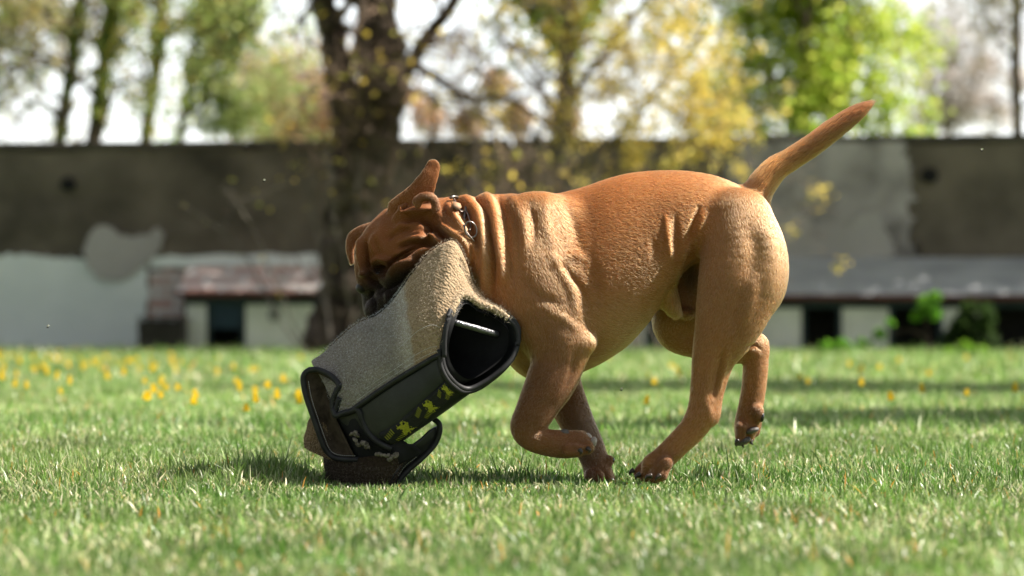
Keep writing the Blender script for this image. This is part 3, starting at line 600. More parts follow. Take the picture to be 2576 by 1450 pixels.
# inner shell seen through the opening
IN = cen[:, None, :] + (GD - cen[:, None, :]) * .80; grid_mesh("lining", IN, lining, sleeve, 0, closed=True)
def piping(pts, r=.0045, name="piping", closed=False, sub=6, mat=None):
    q = crom(np.array(pts), sub); m = MB(); m.tube(q, r, 10, caps=not closed); return m.build(name, mat or rubber, sleeve)
def pp(lst, sub=6, r=.0045): return piping([SP(*a) for a in lst], r, sub=sub)
rim = [surf(0, t) + outn(0, t) * .001 for t in np.arange(0, 10.01, .5)]
piping(rim[8:], .0062)                                             # leather bound part of the rim
piping([surf(0, t) + outn(0, t) * .003 for t in (0, .4, .9, 1.3)], .0058)
piping([surf(.55, t) + outn(.5, t) * .004 for t in np.arange(4.2, 10.3, .5)], .0055)
piping([surf(s, 0.02) + outn(s, 0) * .004 for s in np.arange(.2, 8.01, .5)], .0060)   # seam between jute and leather
piping([SP(1118, 900, -.135), SP(1119, 850, -.135), SP(1125, 806, -.13), SP(1133, 780, -.115)], .0052)
# rolled jute lip on the top of the opening
jl = MB(); q = crom(np.array([surf(0, t) + outn(0, t) * .002 for t in (1.2, 1.6, 2.0, 2.5, 3, 3.5, 4, 4.5)]), 8)
q = q + (np.stack([vnoise(q, 200, 31), vnoise(q, 200, 32), vnoise(q, 200, 33)], 1) - .5) * .004
jl.tube(q, [.0065 + .002 * random.random() for _ in q], 10); o = jl.build("jute_lip", jute, sleeve)
c_ = o.data.color_attributes.new('Col', 'FLOAT_COLOR', 'POINT'); c_.data.foreach_set('color', np.tile([.60, .52, .42, 1], len(o.data.vertices)))
# grip bar inside
gm = MB(); gm.tube([SP(1128, 806, -.085), SP(1150, 813, -.075), SP(1200, 827, -.04), SP(1238, 838, .0), SP(1250, 841, .02)], [.0062, .0066, .0068, .0066, .0062], 20); gm.build("grip_bar", noisy("bar_steel", (.10, .10, .11), (.16, .16, .17), 30, rough=.32, metal=.6, spec=.6), sleeve)
# hand end: flared cuff of brown cloth bound with leather piping
cloth = noisy("brown_canvas", (.045, .034, .026), (.09, .068, .05), 60, rough=.9, bump=.5, bscale=500, spec=.1, bd=.001)
Lc = [(763, 950, -.105), (772, 998, -.105), (790, 1050, -.105), (813, 1118, -.10), (842, 1150, -.095)]
Rc = [(800, 932, -.115), (848, 966, -.12), (838, 1030, -.118), (862, 1090, -.112), (895, 1156, -.10)]
Mc = [(775, 925, -.095), (815, 965, -.085), (812, 1035, -.085), (838, 1100, -.085), (870, 1150, -.085)]
cg = np.array([crom(np.array([SP(*l), SP(*m_), SP(*r_)]), 8) for l, m_, r_ in zip(Lc, Mc, Rc)]); cg = np.array([crom(cg[:, j], 6) for j in range(cg.shape[1])]).transpose(1, 0, 2)
grid_mesh("cuff_cloth", cg, cloth, sleeve, .003, off=0)
pp([(855, 1000, -.125), (842, 1035, -.123), (836, 1012, -.124), (846, 985, -.125), (853, 970, -.126), (835, 948, -.124), (815, 936, -.122), (795, 930, -.12), (775, 933, -.118), (764, 945, -.116), (763, 962, -.114), (770, 998, -.114), (788, 1050, -.113), (812, 1118, -.108), (826, 1140, -.105), (843, 1152, -.104), (872, 1156, -.103), (902, 1157, -.10)], r=.0062)
pp([(838, 1030, -.126), (846, 1046, -.128), (862, 1040, -.128), (880, 1036, -.130), (896, 1030, -.130), (905, 1040, -.128), (912, 1060, -.122), (930, 1092, -.118), (955, 1115, -.114), (985, 1130, -.10)], r=.0068)
# padded black fold between cuff and bottom
bm_ = [[(845, 1042, -.11), (880, 1036, -.118), (915, 1048, -.12), (960, 1095, -.10), (1020, 1112, -.08)],
       [(862, 1075, -.10), (890, 1078, -.115), (925, 1092, -.115), (970, 1120, -.10), (1040, 1118, -.07)],
       [(880, 1130, -.085), (905, 1128, -.10), (940, 1140, -.10), (990, 1146, -.09), (1050, 1128, -.06)],
       [(893, 1158, -.075), (915, 1162, -.09), (955, 1172, -.09), (1000, 1168, -.08), (1060, 1140, -.05)]]
def patch(name, rows, mat, thick=.004, sub=6, cols=None, fuzzc=None):
    g = np.array([crom(np.array([SP(*c) for c in r]), sub) for r in rows]); g = np.array([crom(g[:, j], sub) for j in range(g.shape[1])]).transpose(1, 0, 2)
    n = g.reshape(-1, 3); g = (n + (np.stack([vnoise(n, 45, 41), vnoise(n, 45, 42), vnoise(n, 45, 43)], 1) - .5) * .006).reshape(g.shape)
    o = grid_mesh(name, g, mat, sleeve, thick, off=0, cols=None if cols is None else np.tile(cols, (len(n), 1)) * (.8 + .4 * vnoise(n, 60, 44))[:, None])
    return o, g
patch("leather_fold", bm_, lining, .006)
patch("cuff_lining", [[(800, 1000, -.05), (850, 1020, -.06), (900, 1040, -.07)], [(800, 1060, -.05), (860, 1080, -.06), (920, 1090, -.07)], [(820, 1130, -.05), (870, 1140, -.06), (930, 1140, -.07)], [(830, 1175, -.05), (880, 1180, -.06), (930, 1180, -.07)]], lining, .004)
# jute flap at the lower left and jute end resting in the grass
_, gA = patch("jute_flap", [[(788, 1044, -.07), (800, 1050, -.085), (822, 1070, -.09)], [(776, 1075, -.06), (795, 1085, -.08), (830, 1100, -.085)],
                            [(766, 1108, -.05), (790, 1118, -.07), (835, 1135, -.08)], [(768, 1128, -.05), (795, 1140, -.065), (845, 1158, -.07)]], jute, .008, cols=(.27, .21, .15))
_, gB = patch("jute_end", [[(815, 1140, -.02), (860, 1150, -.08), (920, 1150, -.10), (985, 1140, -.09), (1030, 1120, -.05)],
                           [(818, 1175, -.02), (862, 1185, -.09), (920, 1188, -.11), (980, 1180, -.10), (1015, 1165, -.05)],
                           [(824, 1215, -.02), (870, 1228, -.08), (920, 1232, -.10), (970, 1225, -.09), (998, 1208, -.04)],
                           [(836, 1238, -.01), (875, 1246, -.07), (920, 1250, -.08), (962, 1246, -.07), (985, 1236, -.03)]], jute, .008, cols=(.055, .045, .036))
patch("leather_flap", [[(985, 1150, -.07), (1040, 1115, -.055), (1085, 1082, -.02), (1106, 1068, .02)], [(985, 1180, -.07), (1030, 1150, -.05), (1080, 1110, -.02), (1104, 1092, .02)],
                       [(980, 1205, -.07), (1012, 1180, -.05), (1060, 1145, -.02), (1088, 1126, .02)], [(974, 1225, -.06), (990, 1222, -.04), (1010, 1206, -.02), (1030, 1180, .01)]], leather, .006)
pp([(1092, 1055, .0), (1104, 1066, .0), (1106, 1085, .0), (1098, 1110, .0), (1084, 1130, -.01), (1058, 1156, -.03), (1028, 1182, -.045), (1008, 1205, -.055), (996, 1230, -.06)], r=.0062)
pp([(1004, 1172, -.075), (990, 1195, -.085), (978, 1218, -.085), (972, 1236, -.08)], r=.004)
# frayed cotton knots
cot = noisy("frayed_cotton", (.10, .088, .07), (.22, .195, .16), 120, rough=.95, bump=.6, bscale=500, spec=.1, bd=.002)
for pts, r in (([(880, 1094, -.125), (893, 1090, -.13), (903, 1097, -.13)], .0042), ([(893, 1104, -.13), (898, 1116, -.132), (908, 1122, -.13)], .0045), ([(908, 1112, -.128), (918, 1118, -.13), (926, 1130, -.128)], .0055),
               ([(946, 1145, -.118), (962, 1143, -.12), (978, 1148, -.118)], .0042), ([(978, 1158, -.115), (988, 1150, -.118), (996, 1142, -.115)], .0055)):
    m = MB(); q = crom(np.array([SP(*a) for a in pts]), 6); q = q + R.randn(*q.shape) * .0012; m.tube(q, [r * (.6 + .7 * random.random()) for _ in q], 7); m.build("cotton_fray", cot, sleeve)
# stitching
thread = noisy("white_thread", (.45, .45, .46), (.6, .6, .6), 40, rough=.7, bump=0)
st = MB()
def stitches(path, n, r=.0006):
    q = crom(np.array(path), 12); L = np.concatenate([[0], np.cumsum(np.linalg.norm(np.diff(q, axis=0), axis=1))]); at = lambda s: np.array([np.interp(s, L, q[:, k]) for k in range(3)])
    st = MB()
    for i in range(n):
        a = L[-1] * i / n; b = a + L[-1] / n * .6; st.tube([at(a), at((a + b) / 2), at(b)], r, 5)
    st.build("stitching", thread, sleeve)
stitches([SP(776, 960, -.122), SP(783, 1000, -.121), SP(799, 1050, -.120), SP(822, 1115, -.115), SP(836, 1138, -.111), SP(860, 1146, -.110), SP(896, 1147, -.107)], 46)
stitches([SP(1048, 1150, -.045), SP(1020, 1172, -.055), SP(1000, 1200, -.065)], 12)
for t in (.16, .30, .75): stitches([surf(s, t) + outn(s, t) * .0095 for s in np.arange(1.0, 6.6 - t * 3, .5)], 60, .0005)
# patterned webbing strap along the bottom edge of the leather
def ribbon(s, w, off):           # s 0..1 along, w -1..1 across
    S = .75 + s * 4.9; T = 8.78 - w * .30 + .12 * s; return surf(S, T) + outn(S, T) * off
wb = noisy("black_webbing", (.010, .010, .011), (.018, .018, .02), 200, rough=.8, bump=.5, bscale=900, bd=.001)
yl = noisy("yellow_thread", (.24, .235, .02), (.36, .35, .035), 300, rough=.8, bump=.3, bscale=900, bd=.001)
rg = np.array([[ribbon(a, b, .0035) for b in np.linspace(-1, 1, 7)] for a in np.linspace(0, 1, 40)]); grid_mesh("strap", rg, wb, sleeve, .002, off=0)
# woven stars in houndstooth steps, as small raised squares
star = ["..X......", ".XXX...X.", "..XXX.XX.", "X.XXXXXX.", "XXXXXXX..", ".XXXXXXX.", ".XXXXXX.X", ".XX.XXX..", ".X...XXX.", "......X.."]
ym = MB()
def cell(s0, s1, w0, w1):
    V = [ribbon(s0, w0, .0052), ribbon(s1, w0, .0052), ribbon(s1, w1, .0052), ribbon(s0, w1, .0052)]; ym.add(V, [(0, 1, 2, 3), (3, 2, 1, 0)][:1])
for c0 in (.13, .47, .80):
    for i, row in enumerate(star):
        for j, ch in enumerate(row):
            s0 = c0 + (i - 5) * .0115; w0 = -0.90 + j * .20
            if ch == 'X': cell(s0, s0 + .0115, w0, w0 + .20)
            elif (i + j) % 2 == 0 and random.random() < .5: cell(s0, s0 + .005, w0, w0 + .20)
    for k in range(5):
        s0 = c0 + .095 + k * .018
        cell(s0, s0 + .006, -.9 + .1 * k, -.35 + .1 * k)
        cell(s0 - .04, s0 - .034, .3 + .08 * k - .2, .75 + .04 * k)
ym.build("yellow_weave", yl, sleeve)
# loose jute fibres
fib, N_, L_, b_ = material("jute_fibre"); a_ = N_.new('ShaderNodeAttribute'); a_.attribute_name = 'Col'; L_.new(a_.outputs['Color'], b_.inputs['Base Color']); b_.inputs['Roughness'].default_value = .7
def fuzz(Gr, cols, n, length, seed, rad=.00018):
    rs = np.random.RandomState(seed); a, b = Gr.shape[:2]; V = Gr.reshape(-1, 3); F = np.array([(i * b + j, i * b + j + 1, (i + 1) * b + j + 1, (i + 1) * b + j) for i in range(a - 1) for j in range(b - 1)])
    N, A = vnormals(V, F); fi = rs.choice(len(F), n, p=A / A.sum()); w = rs.dirichlet([1, 1, 1, 1], n); I = F[fi]; p = (V[I] * w[..., None]).sum(1); nn = (N[I] * w[..., None]).sum(1); c = (cols[I] * w[..., None]).sum(1)
    cc = cen.mean(0); s = np.sign(((p - cc) * nn).sum(1))[:, None]; nn = nn * s
    l = length * (.4 + rs.rand(n) ** 2 * 1.2); d = nn + rs.randn(n, 3) * .75; d /= np.linalg.norm(d, axis=1)[:, None]; e = d + rs.randn(n, 3) * .8; e /= np.linalg.norm(e, axis=1)[:, None]
    p = p + nn * .004; p1 = p + d * l[:, None] * .4; p2 = p1 + e * l[:, None] * .35; p3 = p2 + (e + rs.randn(n, 3) * .5) * l[:, None] * .3
    return p, p1, p2, p3, rad * np.ones(n), np.clip(c * 1.15 * (1 + .2 * rs.randn(n))[:, None], .02, .9)
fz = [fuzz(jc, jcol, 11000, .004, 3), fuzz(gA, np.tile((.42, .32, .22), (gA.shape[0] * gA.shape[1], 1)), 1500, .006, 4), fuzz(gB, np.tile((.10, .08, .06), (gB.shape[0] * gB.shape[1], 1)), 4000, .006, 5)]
lipn = 1400; rs = np.random.RandomState(9); li = rs.randint(0, len(q), lipn); qq = crom(np.array([surf(0, t) + outn(0, t) * .002 for t in (1.2, 1.6, 2.0, 2.5, 3, 3.5, 4, 4.5)]), 8)
li = rs.randint(0, len(qq), lipn); p0 = qq[li] + rs.randn(lipn, 3) * .003; dd = rs.randn(lipn, 3) + np.array([.4, -.2, .8]); dd /= np.linalg.norm(dd, axis=1)[:, None]; ll = (.006 + .012 * rs.rand(lipn) ** 2)[:, None]
fz.append((p0, p0 + dd * ll * .4, p0 + dd * ll * .7 + rs.randn(lipn, 3) * .0015, p0 + dd * ll + rs.randn(lipn, 3) * .003, .0002 * np.ones(lipn), np.tile((.60, .51, .40), (lipn, 1))))
hair_obj("jute_fibre", *[np.concatenate([f[i] for f in fz]) for i in range(6)], fib, sleeve)
# ---------------------------------------------------------------- ground, wall, kennels
soil = noisy("lawn_soil", (.045, .075, .018), (.085, .13, .03), 2.2, rough=.95, bump=.3, bscale=30, spec=.1, bd=.02)
g = mesh_obj("ground", [(x, y, -.004) for y in (-12, 0, 12, 29, 60, 300) for x in (-200, 0, 200)],
             [(r * 3 + c, r * 3 + c + 1, r * 3 + c + 4, r * 3 + c + 3) for r in range(5) for c in range(2)], soil, smooth=False)
tag(g, kind='structure')
WD = 36.0; WY = WD - CAM_D
def W(u, v, D=WD): return P(u, v, D - CAM_D)
def irregular(pts, n=10, amp=.02, seed=0, closed=True):
    rs = np.random.RandomState(seed); p = np.array(pts, float); out = []
    for a, b in zip(p, np.roll(p, -1, 0)):
        for t in np.arange(n) / n: out.append(a + (b - a) * t + rs.randn(2) * amp)
    return out
def slab(name, pts, y0, y1, mat, parent, n=10, amp=.02, seed=0):
    """an irregular flat-faced piece of plaster or paint standing a little proud of the wall, pts in x, z metres"""
    o = irregular(pts, n, amp, seed) if amp else [np.array(q, float) for q in pts]; k = len(o)
    V = [(a[0], y0, a[1]) for a in o] + [(a[0], y1, a[1]) for a in o]
    F = [tuple(range(k)), tuple(range(2 * k - 1, k - 1, -1))] + [(i + k, (i + 1) % k + k, (i + 1) % k, i) for i in range(k)]
    return mesh_obj(name, V, F, mat, parent, smooth=False)
def wxz(pts, D=WD): return [(W(u, v, D)[0], W(u, v, D)[2]) for u, v in pts]
wallm = noisy("old_wall", (.062, .054, .042), (.19, .16, .125), 1.1, rough=.95, bump=.8, bscale=14, spec=.1, bd=.03)
plast = noisy("grey_plaster", (.17, .155, .148), (.46, .43, .42), 2.3, rough=.95, bump=.4, bscale=12, spec=.1, bd=.01)
smoothp = noisy("patch_plaster", (.36, .34, .325), (.44, .415, .40), 1.2, rough=.95, bump=.2, spec=.1, bd=.01)
whitew = noisy("flaking_whitewash", (.64, .69, .685), (.76, .80, .79), 1.3, rough=.9, bump=.3, spec=.15, bd=.01)
capm = noisy("wall_coping", (.05, .045, .04), (.12, .10, .085), 3, rough=.9, bump=.5, bd=.02)
wall = empty("boundary_wall", (0, WY + .25, 0), "long old dark stone wall with patched plaster behind the lawn", "wall")
zl, zr = W(0, 366)[2], W(2576, 344)[2]
xl, xr = W(0, 0)[0], W(2576, 0)[0]; zat = lambda x: zl + (zr - zl) * (x - xl) / (xr - xl)
X0, X1 = -22.0, 22.0
rs = np.random.RandomState(5); nx, nz = 150, 16; V = []
for j in range(nz + 1):
    for i in range(nx + 1):
        x = X0 + (X1 - X0) * i / nx; V.append((x, WY + .015 * rs.randn(), (zat(x) + .02 * rs.randn() - .05) * j / nz - (.05 if j == 0 else 0)))
F = [(j * (nx + 1) + i, j * (nx + 1) + i + 1, (j + 1) * (nx + 1) + i + 1, (j + 1) * (nx + 1) + i) for j in range(nz) for i in range(nx)]
b = len(V); V += [(X0, WY + .5, -.05), (X1, WY + .5, -.05), (X1, WY + .5, zat(X1) - .06), (X0, WY + .5, zat(X0) - .06)]
F += [(b + 1, b, b + 3, b + 2), (nz * (nx + 1), nz * (nx + 1) + nx, b + 2, b + 3)]
mesh_obj("masonry", V, F, wallm, wall)
cp = MB()
for i in range(44):
    x = X0 + i * 1.0; z = zat(x + .5) - .05 + .008 * random.random(); cp.box(x + .01, x + .99, WY - .05, WY + .55, z, z + .075, bev=.015)
cp.build("coping", capm, wall, smooth=False)
slab("whitewash_band", [(X0, 0)] + [(X0, W(0, 642)[2])] + wxz([(0, 640), (120, 646), (240, 655), (330, 655), (372, 650), (372, 870), (372, 892)]), WY - .05, WY - .02, whitew, wall, 14, .012, 3)
slab("plaster_patch", wxz([(222, 600), (240, 572), (275, 568), (300, 590), (330, 598), (375, 590), (398, 572), (412, 590), (405, 630), (385, 650), (340, 690), (300, 708), (250, 705), (222, 670), (212, 630)]), WY - .085, WY - .055, smoothp, wall, 5, .008, 4)
slab("whitewash_strip", wxz([(376, 645), (800, 640), (805, 672), (376, 676)]), WY - .05, WY - .02, whitew, wall, 14, .01, 6)
slab("plaster_patch", wxz([(1860, 352), (2270, 350), (2288, 430), (2300, 520), (2285, 600), (2310, 648), (1800, 655), (1820, 500)]), WY - .045, WY - .02, plast, wall, 8, .03, 8)
slab("plaster_patch", wxz([(1925, 560), (1990, 530), (2040, 560), (2060, 610), (2130, 560), (2200, 520), (2240, 590), (2250, 650), (1925, 652)]), WY - .07, WY - .048, smoothp, wall, 6, .03, 9)
holem = noisy("dark_hole", (.006, .006, .006), (.012, .011, .01), 5)
for u, v, r in ((172, 464, 18), (2338, 442, 20), (1010, 560, 12)):
    c = W(u, v); m = MB(); k = 14; vs = [(c[0] + r * .0045 * math.cos(a) * (1 + .15 * random.random()), WY - .06, c[2] + r * .0045 * math.sin(a)) for a in np.linspace(0, 2 * math.pi, k + 1)[:-1]]
    vb = [(x, WY + .02, z) for x, _, z in vs]; m.add(vs + vb, [tuple(range(k)), tuple(range(2 * k - 1, k - 1, -1))] + [(i, (i + 1) % k, (i + 1) % k + k, i + k) for i in range(k)]); m.build("drain_hole", holem, wall, smooth=False)
# exposed brickwork beside the left kennel
brick, N_, L_, b_ = material("exposed_brick")
tc = N_.new('ShaderNodeTexCoord'); mp = N_.new('ShaderNodeMapping'); mp.inputs['Rotation'].default_value = (math.radians(90), 0, 0); br = N_.new('ShaderNodeTexBrick'); br.inputs['Scale'].default_value = 1.0
br.inputs['Color1'].default_value = (.42, .22, .18, 1); br.inputs['Color2'].default_value = (.48, .38, .35, 1); br.inputs['Mortar'].default_value = (.55, .55, .55, 1)
br.inputs['Brick Width'].default_value = .42; br.inputs['Row Height'].default_value = .125; br.inputs['Mortar Size'].default_value = .022
L_.new(tc.outputs['Object'], mp.inputs[0]); L_.new(mp.outputs[0], br.inputs[0]); L_.new(br.outputs[0], b_.inputs['Base Color']); b_.inputs['Roughness'].default_value = .95
slab("brick_patch", wxz([(378, 680), (470, 680), (478, 890), (372, 890)]), WY - .055, WY - .02, brick, wall, 8, .008, 12)

paint = noisy("kennel_white", (.60, .60, .56), (.74, .74, .70), 2.5, rough=.7, bump=.15, spec=.3)
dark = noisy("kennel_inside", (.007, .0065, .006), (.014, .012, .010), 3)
teal = noisy("teal_frame", (.012, .024, .028), (.02, .038, .044), 8, rough=.6)
blue = noisy("blue_door", (.010, .028, .045), (.014, .04, .06), 6, rough=.55)
redm = noisy("red_fascia", (.075, .022, .02), (.12, .035, .03), 8, rough=.6)
roofg = noisy("grey_felt_roof", (.30, .31, .33), (.40, .41, .43), 2.0, rough=.85, bump=.3, bscale=20, bd=.01)
def kennel(name, label, u0, u1, vt, vf, openings, D0, roofm, tiles=False, door=False):
    """a low lean-to against the wall: roof, fascia, white front panels between dark openings"""
    x0, x1 = W(u0, 0, D0)[0], W(u1, 0, D0)[0]; y0, yb = D0 - CAM_D, WY - .06
    ze = W(0, vf, D0)[2]; zt = W(0, vt)[2]
    k = empty(name, ((x0 + x1) / 2, y0, 0), label, "kennel")
    m = MB(); m.add([(x0 - .1, y0 - .12, ze), (x1 + .1, y0 - .12, ze), (x1 + .1, yb, zt), (x0 - .1, yb, zt), (x0 - .1, y0 - .12, ze - .03), (x1 + .1, y0 - .12, ze - .03), (x1 + .1, yb, zt - .03), (x0 - .1, yb, zt - .03)],
                    [(0, 1, 2, 3), (7, 6, 5, 4), (0, 4, 5, 1), (1, 5, 6, 2), (2, 6, 7, 3), (3, 7, 4, 0)])
    m.build("roof", roofm, k, smooth=False)
    m = MB(); m.box(x0 - .12, x1 + .12, y0 - .15, y0 - .123, ze - .045, ze + .012); m.build("fascia", redm, k, smooth=False)
    m = MB(); m.box(x0 - .02, x1 + .02, y0 - .02, y0 + .05, ze - .13, ze - .034); m.build("lintel", teal, k, smooth=False)
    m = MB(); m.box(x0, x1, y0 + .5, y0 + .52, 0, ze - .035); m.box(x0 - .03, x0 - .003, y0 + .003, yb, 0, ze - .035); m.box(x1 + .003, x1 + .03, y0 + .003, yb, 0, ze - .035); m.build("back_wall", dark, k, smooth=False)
    last = x0
    for a, b_ in openings + [(u1, u1)]:
        xa, xb = W(a, 0, D0)[0], W(b_, 0, D0)[0]
        if xa - last > .03:
            m = MB(); m.box(last, xa, y0, y0 + .045, 0, ze - .132); m.build("front_panel", paint, k, smooth=False)
        if b_ > a:
            for ja in (xa + .002, xb - .05):
                m = MB(); m.box(ja, ja + .048, y0 - .01, y0 + .05, 0, ze - .132); m.build("door_jamb", teal, k, smooth=False)
            if door:
                zm = ze - .132; m = MB(); m.box(xa + .052, xb - .052, y0 + .01, y0 + .03, zm * .52, zm); d = m.build("door", blue, k, smooth=False)
                m = MB(); m.box(xa + .052, xb - .052, y0 - .02, y0 + .04, 0, .07); m.build("sill", blue, k, smooth=False)
        last = xb
    return k
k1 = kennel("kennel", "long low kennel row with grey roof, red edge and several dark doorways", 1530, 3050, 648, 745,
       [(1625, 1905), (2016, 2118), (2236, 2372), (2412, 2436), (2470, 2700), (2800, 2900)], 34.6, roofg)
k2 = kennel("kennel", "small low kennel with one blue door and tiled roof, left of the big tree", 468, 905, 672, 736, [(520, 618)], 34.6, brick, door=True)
wb_ = MB(); c = W(690, 790, 34.6); wb_.blob((c[0], 34.6 - CAM_D - .008, c[2]), (.07, .012, .09)); wb_.build("vent_cover", noisy("vent_grey", (.2, .2, .2), (.26, .26, .26), 5), k2)
# dark wooden crate standing beside the left kennel
cr = empty("crate", (*W(405, 0, 34.2)[:2], 0), "dark weathered wooden crate beside the left kennel", "crate")
wood = noisy("dark_wood", (.022, .018, .018), (.05, .042, .042), 6, rough=.85, stretch=(1, 1, 6), bump=.4)
x0, x1 = W(352, 0, 34.2)[0], W(458, 0, 34.2)[0]; zt = W(0, 806, 34.2)[2]; yy = 34.2 - CAM_D
m = MB()
nb = 6
for i in range(nb): a = x0 + (x1 - x0) * i / nb; m.box(a + .003, a + (x1 - x0) / nb - .003, yy, yy + .025, 0, zt + .01 * (i % 2), bev=.003)
for i in range(nb): a = x0 + (x1 - x0) * i / nb; m.box(a + .003, a + (x1 - x0) / nb - .003, yy + .35, yy + .375, 0, zt, bev=.003)
m.box(x0 - .02, x0, yy, yy + .375, 0, zt); m.box(x1, x1 + .02, yy, yy + .375, 0, zt); m.build("boards", wood, cr, smooth=False)
m = MB(); m.box(x0 - .03, x1 + .03, yy - .028, yy - .003, zt * .72, zt * .85); m.build("batten", wood, cr, smooth=False)
m = MB(); m.box(x0 - .03, x1 + .03, yy - .03, yy + .4, zt + .013, zt + .035); m.build("lid", wood, cr, smooth=False)

# ---------------------------------------------------------------- trees
def barkm(name, c1, c2, sc=9): return noisy(name, c1, c2, sc, rough=.92, bump=1.0, bscale=sc * 3, spec=.15, bd=.03, stretch=(1, 1, .25), attr=True)
bark_dark = barkm("dark_bark", (.038, .029, .022), (.125, .095, .07)); bark_grey = barkm("grey_bark", (.09, .08, .07), (.20, .175, .15))
leafm = leafmat("spring_leaf", .6, .5, .25)
def tree(name, label, cat, limbs, leafcols, nleaf, lsize, seed, bark, group=None, kids=5, depth=2, spread=.9, droop=0.0, klen=.45, leafspread=.12, pale=(1, 1, 1), base=None, clumps=None, minz=None, tubn=6, trunk_n=10, bmin=.003, lclump=0.0, twigshare=.4):
    """limbs: list of (points, r0, r1, kids or None); leaves sit along the last twigs and in optional clumps"""
    rs = np.random.RandomState(seed)
    base = base if base is not None else limbs[0][0][0]
    t = empty(name, (float(base[0]), float(base[1]), 0), label, cat, group)
    trunk, br = MB(), MB(); tips = []
    def grow_(p, d, L, r, lev):
        n = 6; pts = [p]; cd = d / np.linalg.norm(d)
        for i in range(n):
            cd = cd + rs.randn(3) * .16 + np.array([0, 0, -droop * (i / n)]); cd /= np.linalg.norm(cd); pts.append(pts[-1] + cd * L / n)
        pts = np.array(pts); br.tube(pts, list(np.linspace(r, max(r * .35, bmin), n + 1)), 5 if lev < depth else 4, col=pale, caps=False)
        if lev >= depth: tips.append(pts); return
        for i in range(kids if lev == 0 else max(2, kids - 1)):
            f = .25 + .75 * (i + rs.rand()) / kids; q = pts[min(int(f * n), n)]; s = rs.randn(3); s -= cd * (s @ cd); s /= np.linalg.norm(s)
            grow_(q, cd * .7 + s * spread, L * (.5 + .3 * rs.rand()), max(r * .5, bmin), lev + 1)
    for li, (pts, r0, r1, kn) in enumerate(limbs):
        q = crom(np.array(pts), 6); rr = np.linspace(0, 1, len(q)); rad = r0 + (r1 - r0) * rr
        if li == 0 and r0 > .08: rad = rad + r0 * .9 * np.exp(-rr * 14)
        q2 = q + rs.randn(*q.shape) * r1 * .15
        (trunk if kn is None or r0 > .07 else br).tube(q2, list(rad), trunk_n, col=(1, 1, 1), caps=False)
        if kn:
            Lt = np.linalg.norm(q[-1] - q[0])
            for i in range(kn):
                f = .15 + .85 * (i + rs.rand()) / kn; j = min(int(f * (len(q) - 1)), len(q) - 2); d = q[j + 1] - q[j]; d /= np.linalg.norm(d)
                if minz is not None and q[j][2] < minz: continue
                s = rs.randn(3); s -= d * (s @ d); s /= np.linalg.norm(s)
                grow_(q[j], d * .6 + s * spread, klen * (.6 + .7 * rs.rand()) * (1 if Lt > 1 else .6), max(rad[j] * .4, bmin), 0)
    if trunk.V: trunk.build("trunk", bark, t, cols=True)
    if br.V: br.build("branches", bark, t, cols=True)
    if nleaf:
        T = np.concatenate(tips) if tips else np.zeros((0, 3)); pos = []
        if len(T):
            k = nleaf if clumps is None else int(nleaf * twigshare); i = rs.randint(0, len(T), k); pos.append(T[i] + rs.randn(k, 3) * leafspread)
        if clumps is not None:
            cw = np.array([c[3] ** 3 for c in clumps]); k = nleaf - sum(map(len, pos)); i = rs.choice(len(clumps), k, p=cw / cw.sum()); cc = np.array(clumps)[i]
            d = rs.randn(k, 3); d /= np.linalg.norm(d, axis=1)[:, None]; pos.append(cc[:, :3] + d * (cc[:, 3] * rs.rand(k) ** .45)[:, None] * np.array([1, .8, 1]))
        pos = np.concatenate(pos)
        if lclump: # gather leaves into tufts
            seeds = pos[rs.choice(len(pos), max(20, len(pos) // 14))]; pos = seeds[rs.randint(0, len(seeds), len(pos))] + rs.randn(len(pos), 3) * lclump
        leaves(pos, lsize, leafcols, rs, "leaves", leafm, t)
    return t
def leaves(pos, size, cols, rs, name, mat, parent, asp=.6):
    n = len(pos); a = rs.randn(n, 3); a /= np.linalg.norm(a, axis=1)[:, None]; b = rs.randn(n, 3); b -= a * (a * b).sum(1)[:, None]; b /= np.linalg.norm(b, axis=1)[:, None]
    c = np.cross(a, b); s = size * (.6 + .8 * rs.rand(n))[:, None]
    V = np.stack([pos - a * s * .5, pos + b * s * asp * .5 + c * s * .08, pos + a * s * .5, pos - b * s * asp * .5 + c * s * .08], 1).reshape(-1, 3)
    ci = rs.randint(0, len(cols), n); cc = np.array(cols)[ci] * (.7 + .6 * rs.rand(n))[:, None]
    return mesh_obj(name, V, np.arange(n * 4).reshape(n, 4), mat, parent, smooth=False, cols=np.repeat(cc, 4, 0))
YEL = [(.72, .54, .08), (.80, .62, .12), (.62, .46, .10), (.48, .46, .10)]; GRN = [(.30, .42, .06), (.42, .52, .08), (.50, .56, .10), (.20, .32, .045)]; SOFT = [(.52, .58, .22), (.42, .52, .20), (.58, .60, .28)]
PALEB = [(.74, .66, .62), (.80, .74, .70), (.66, .56, .52)]; ORG = [(.68, .44, .18), (.74, .54, .38), (.66, .48, .40)]
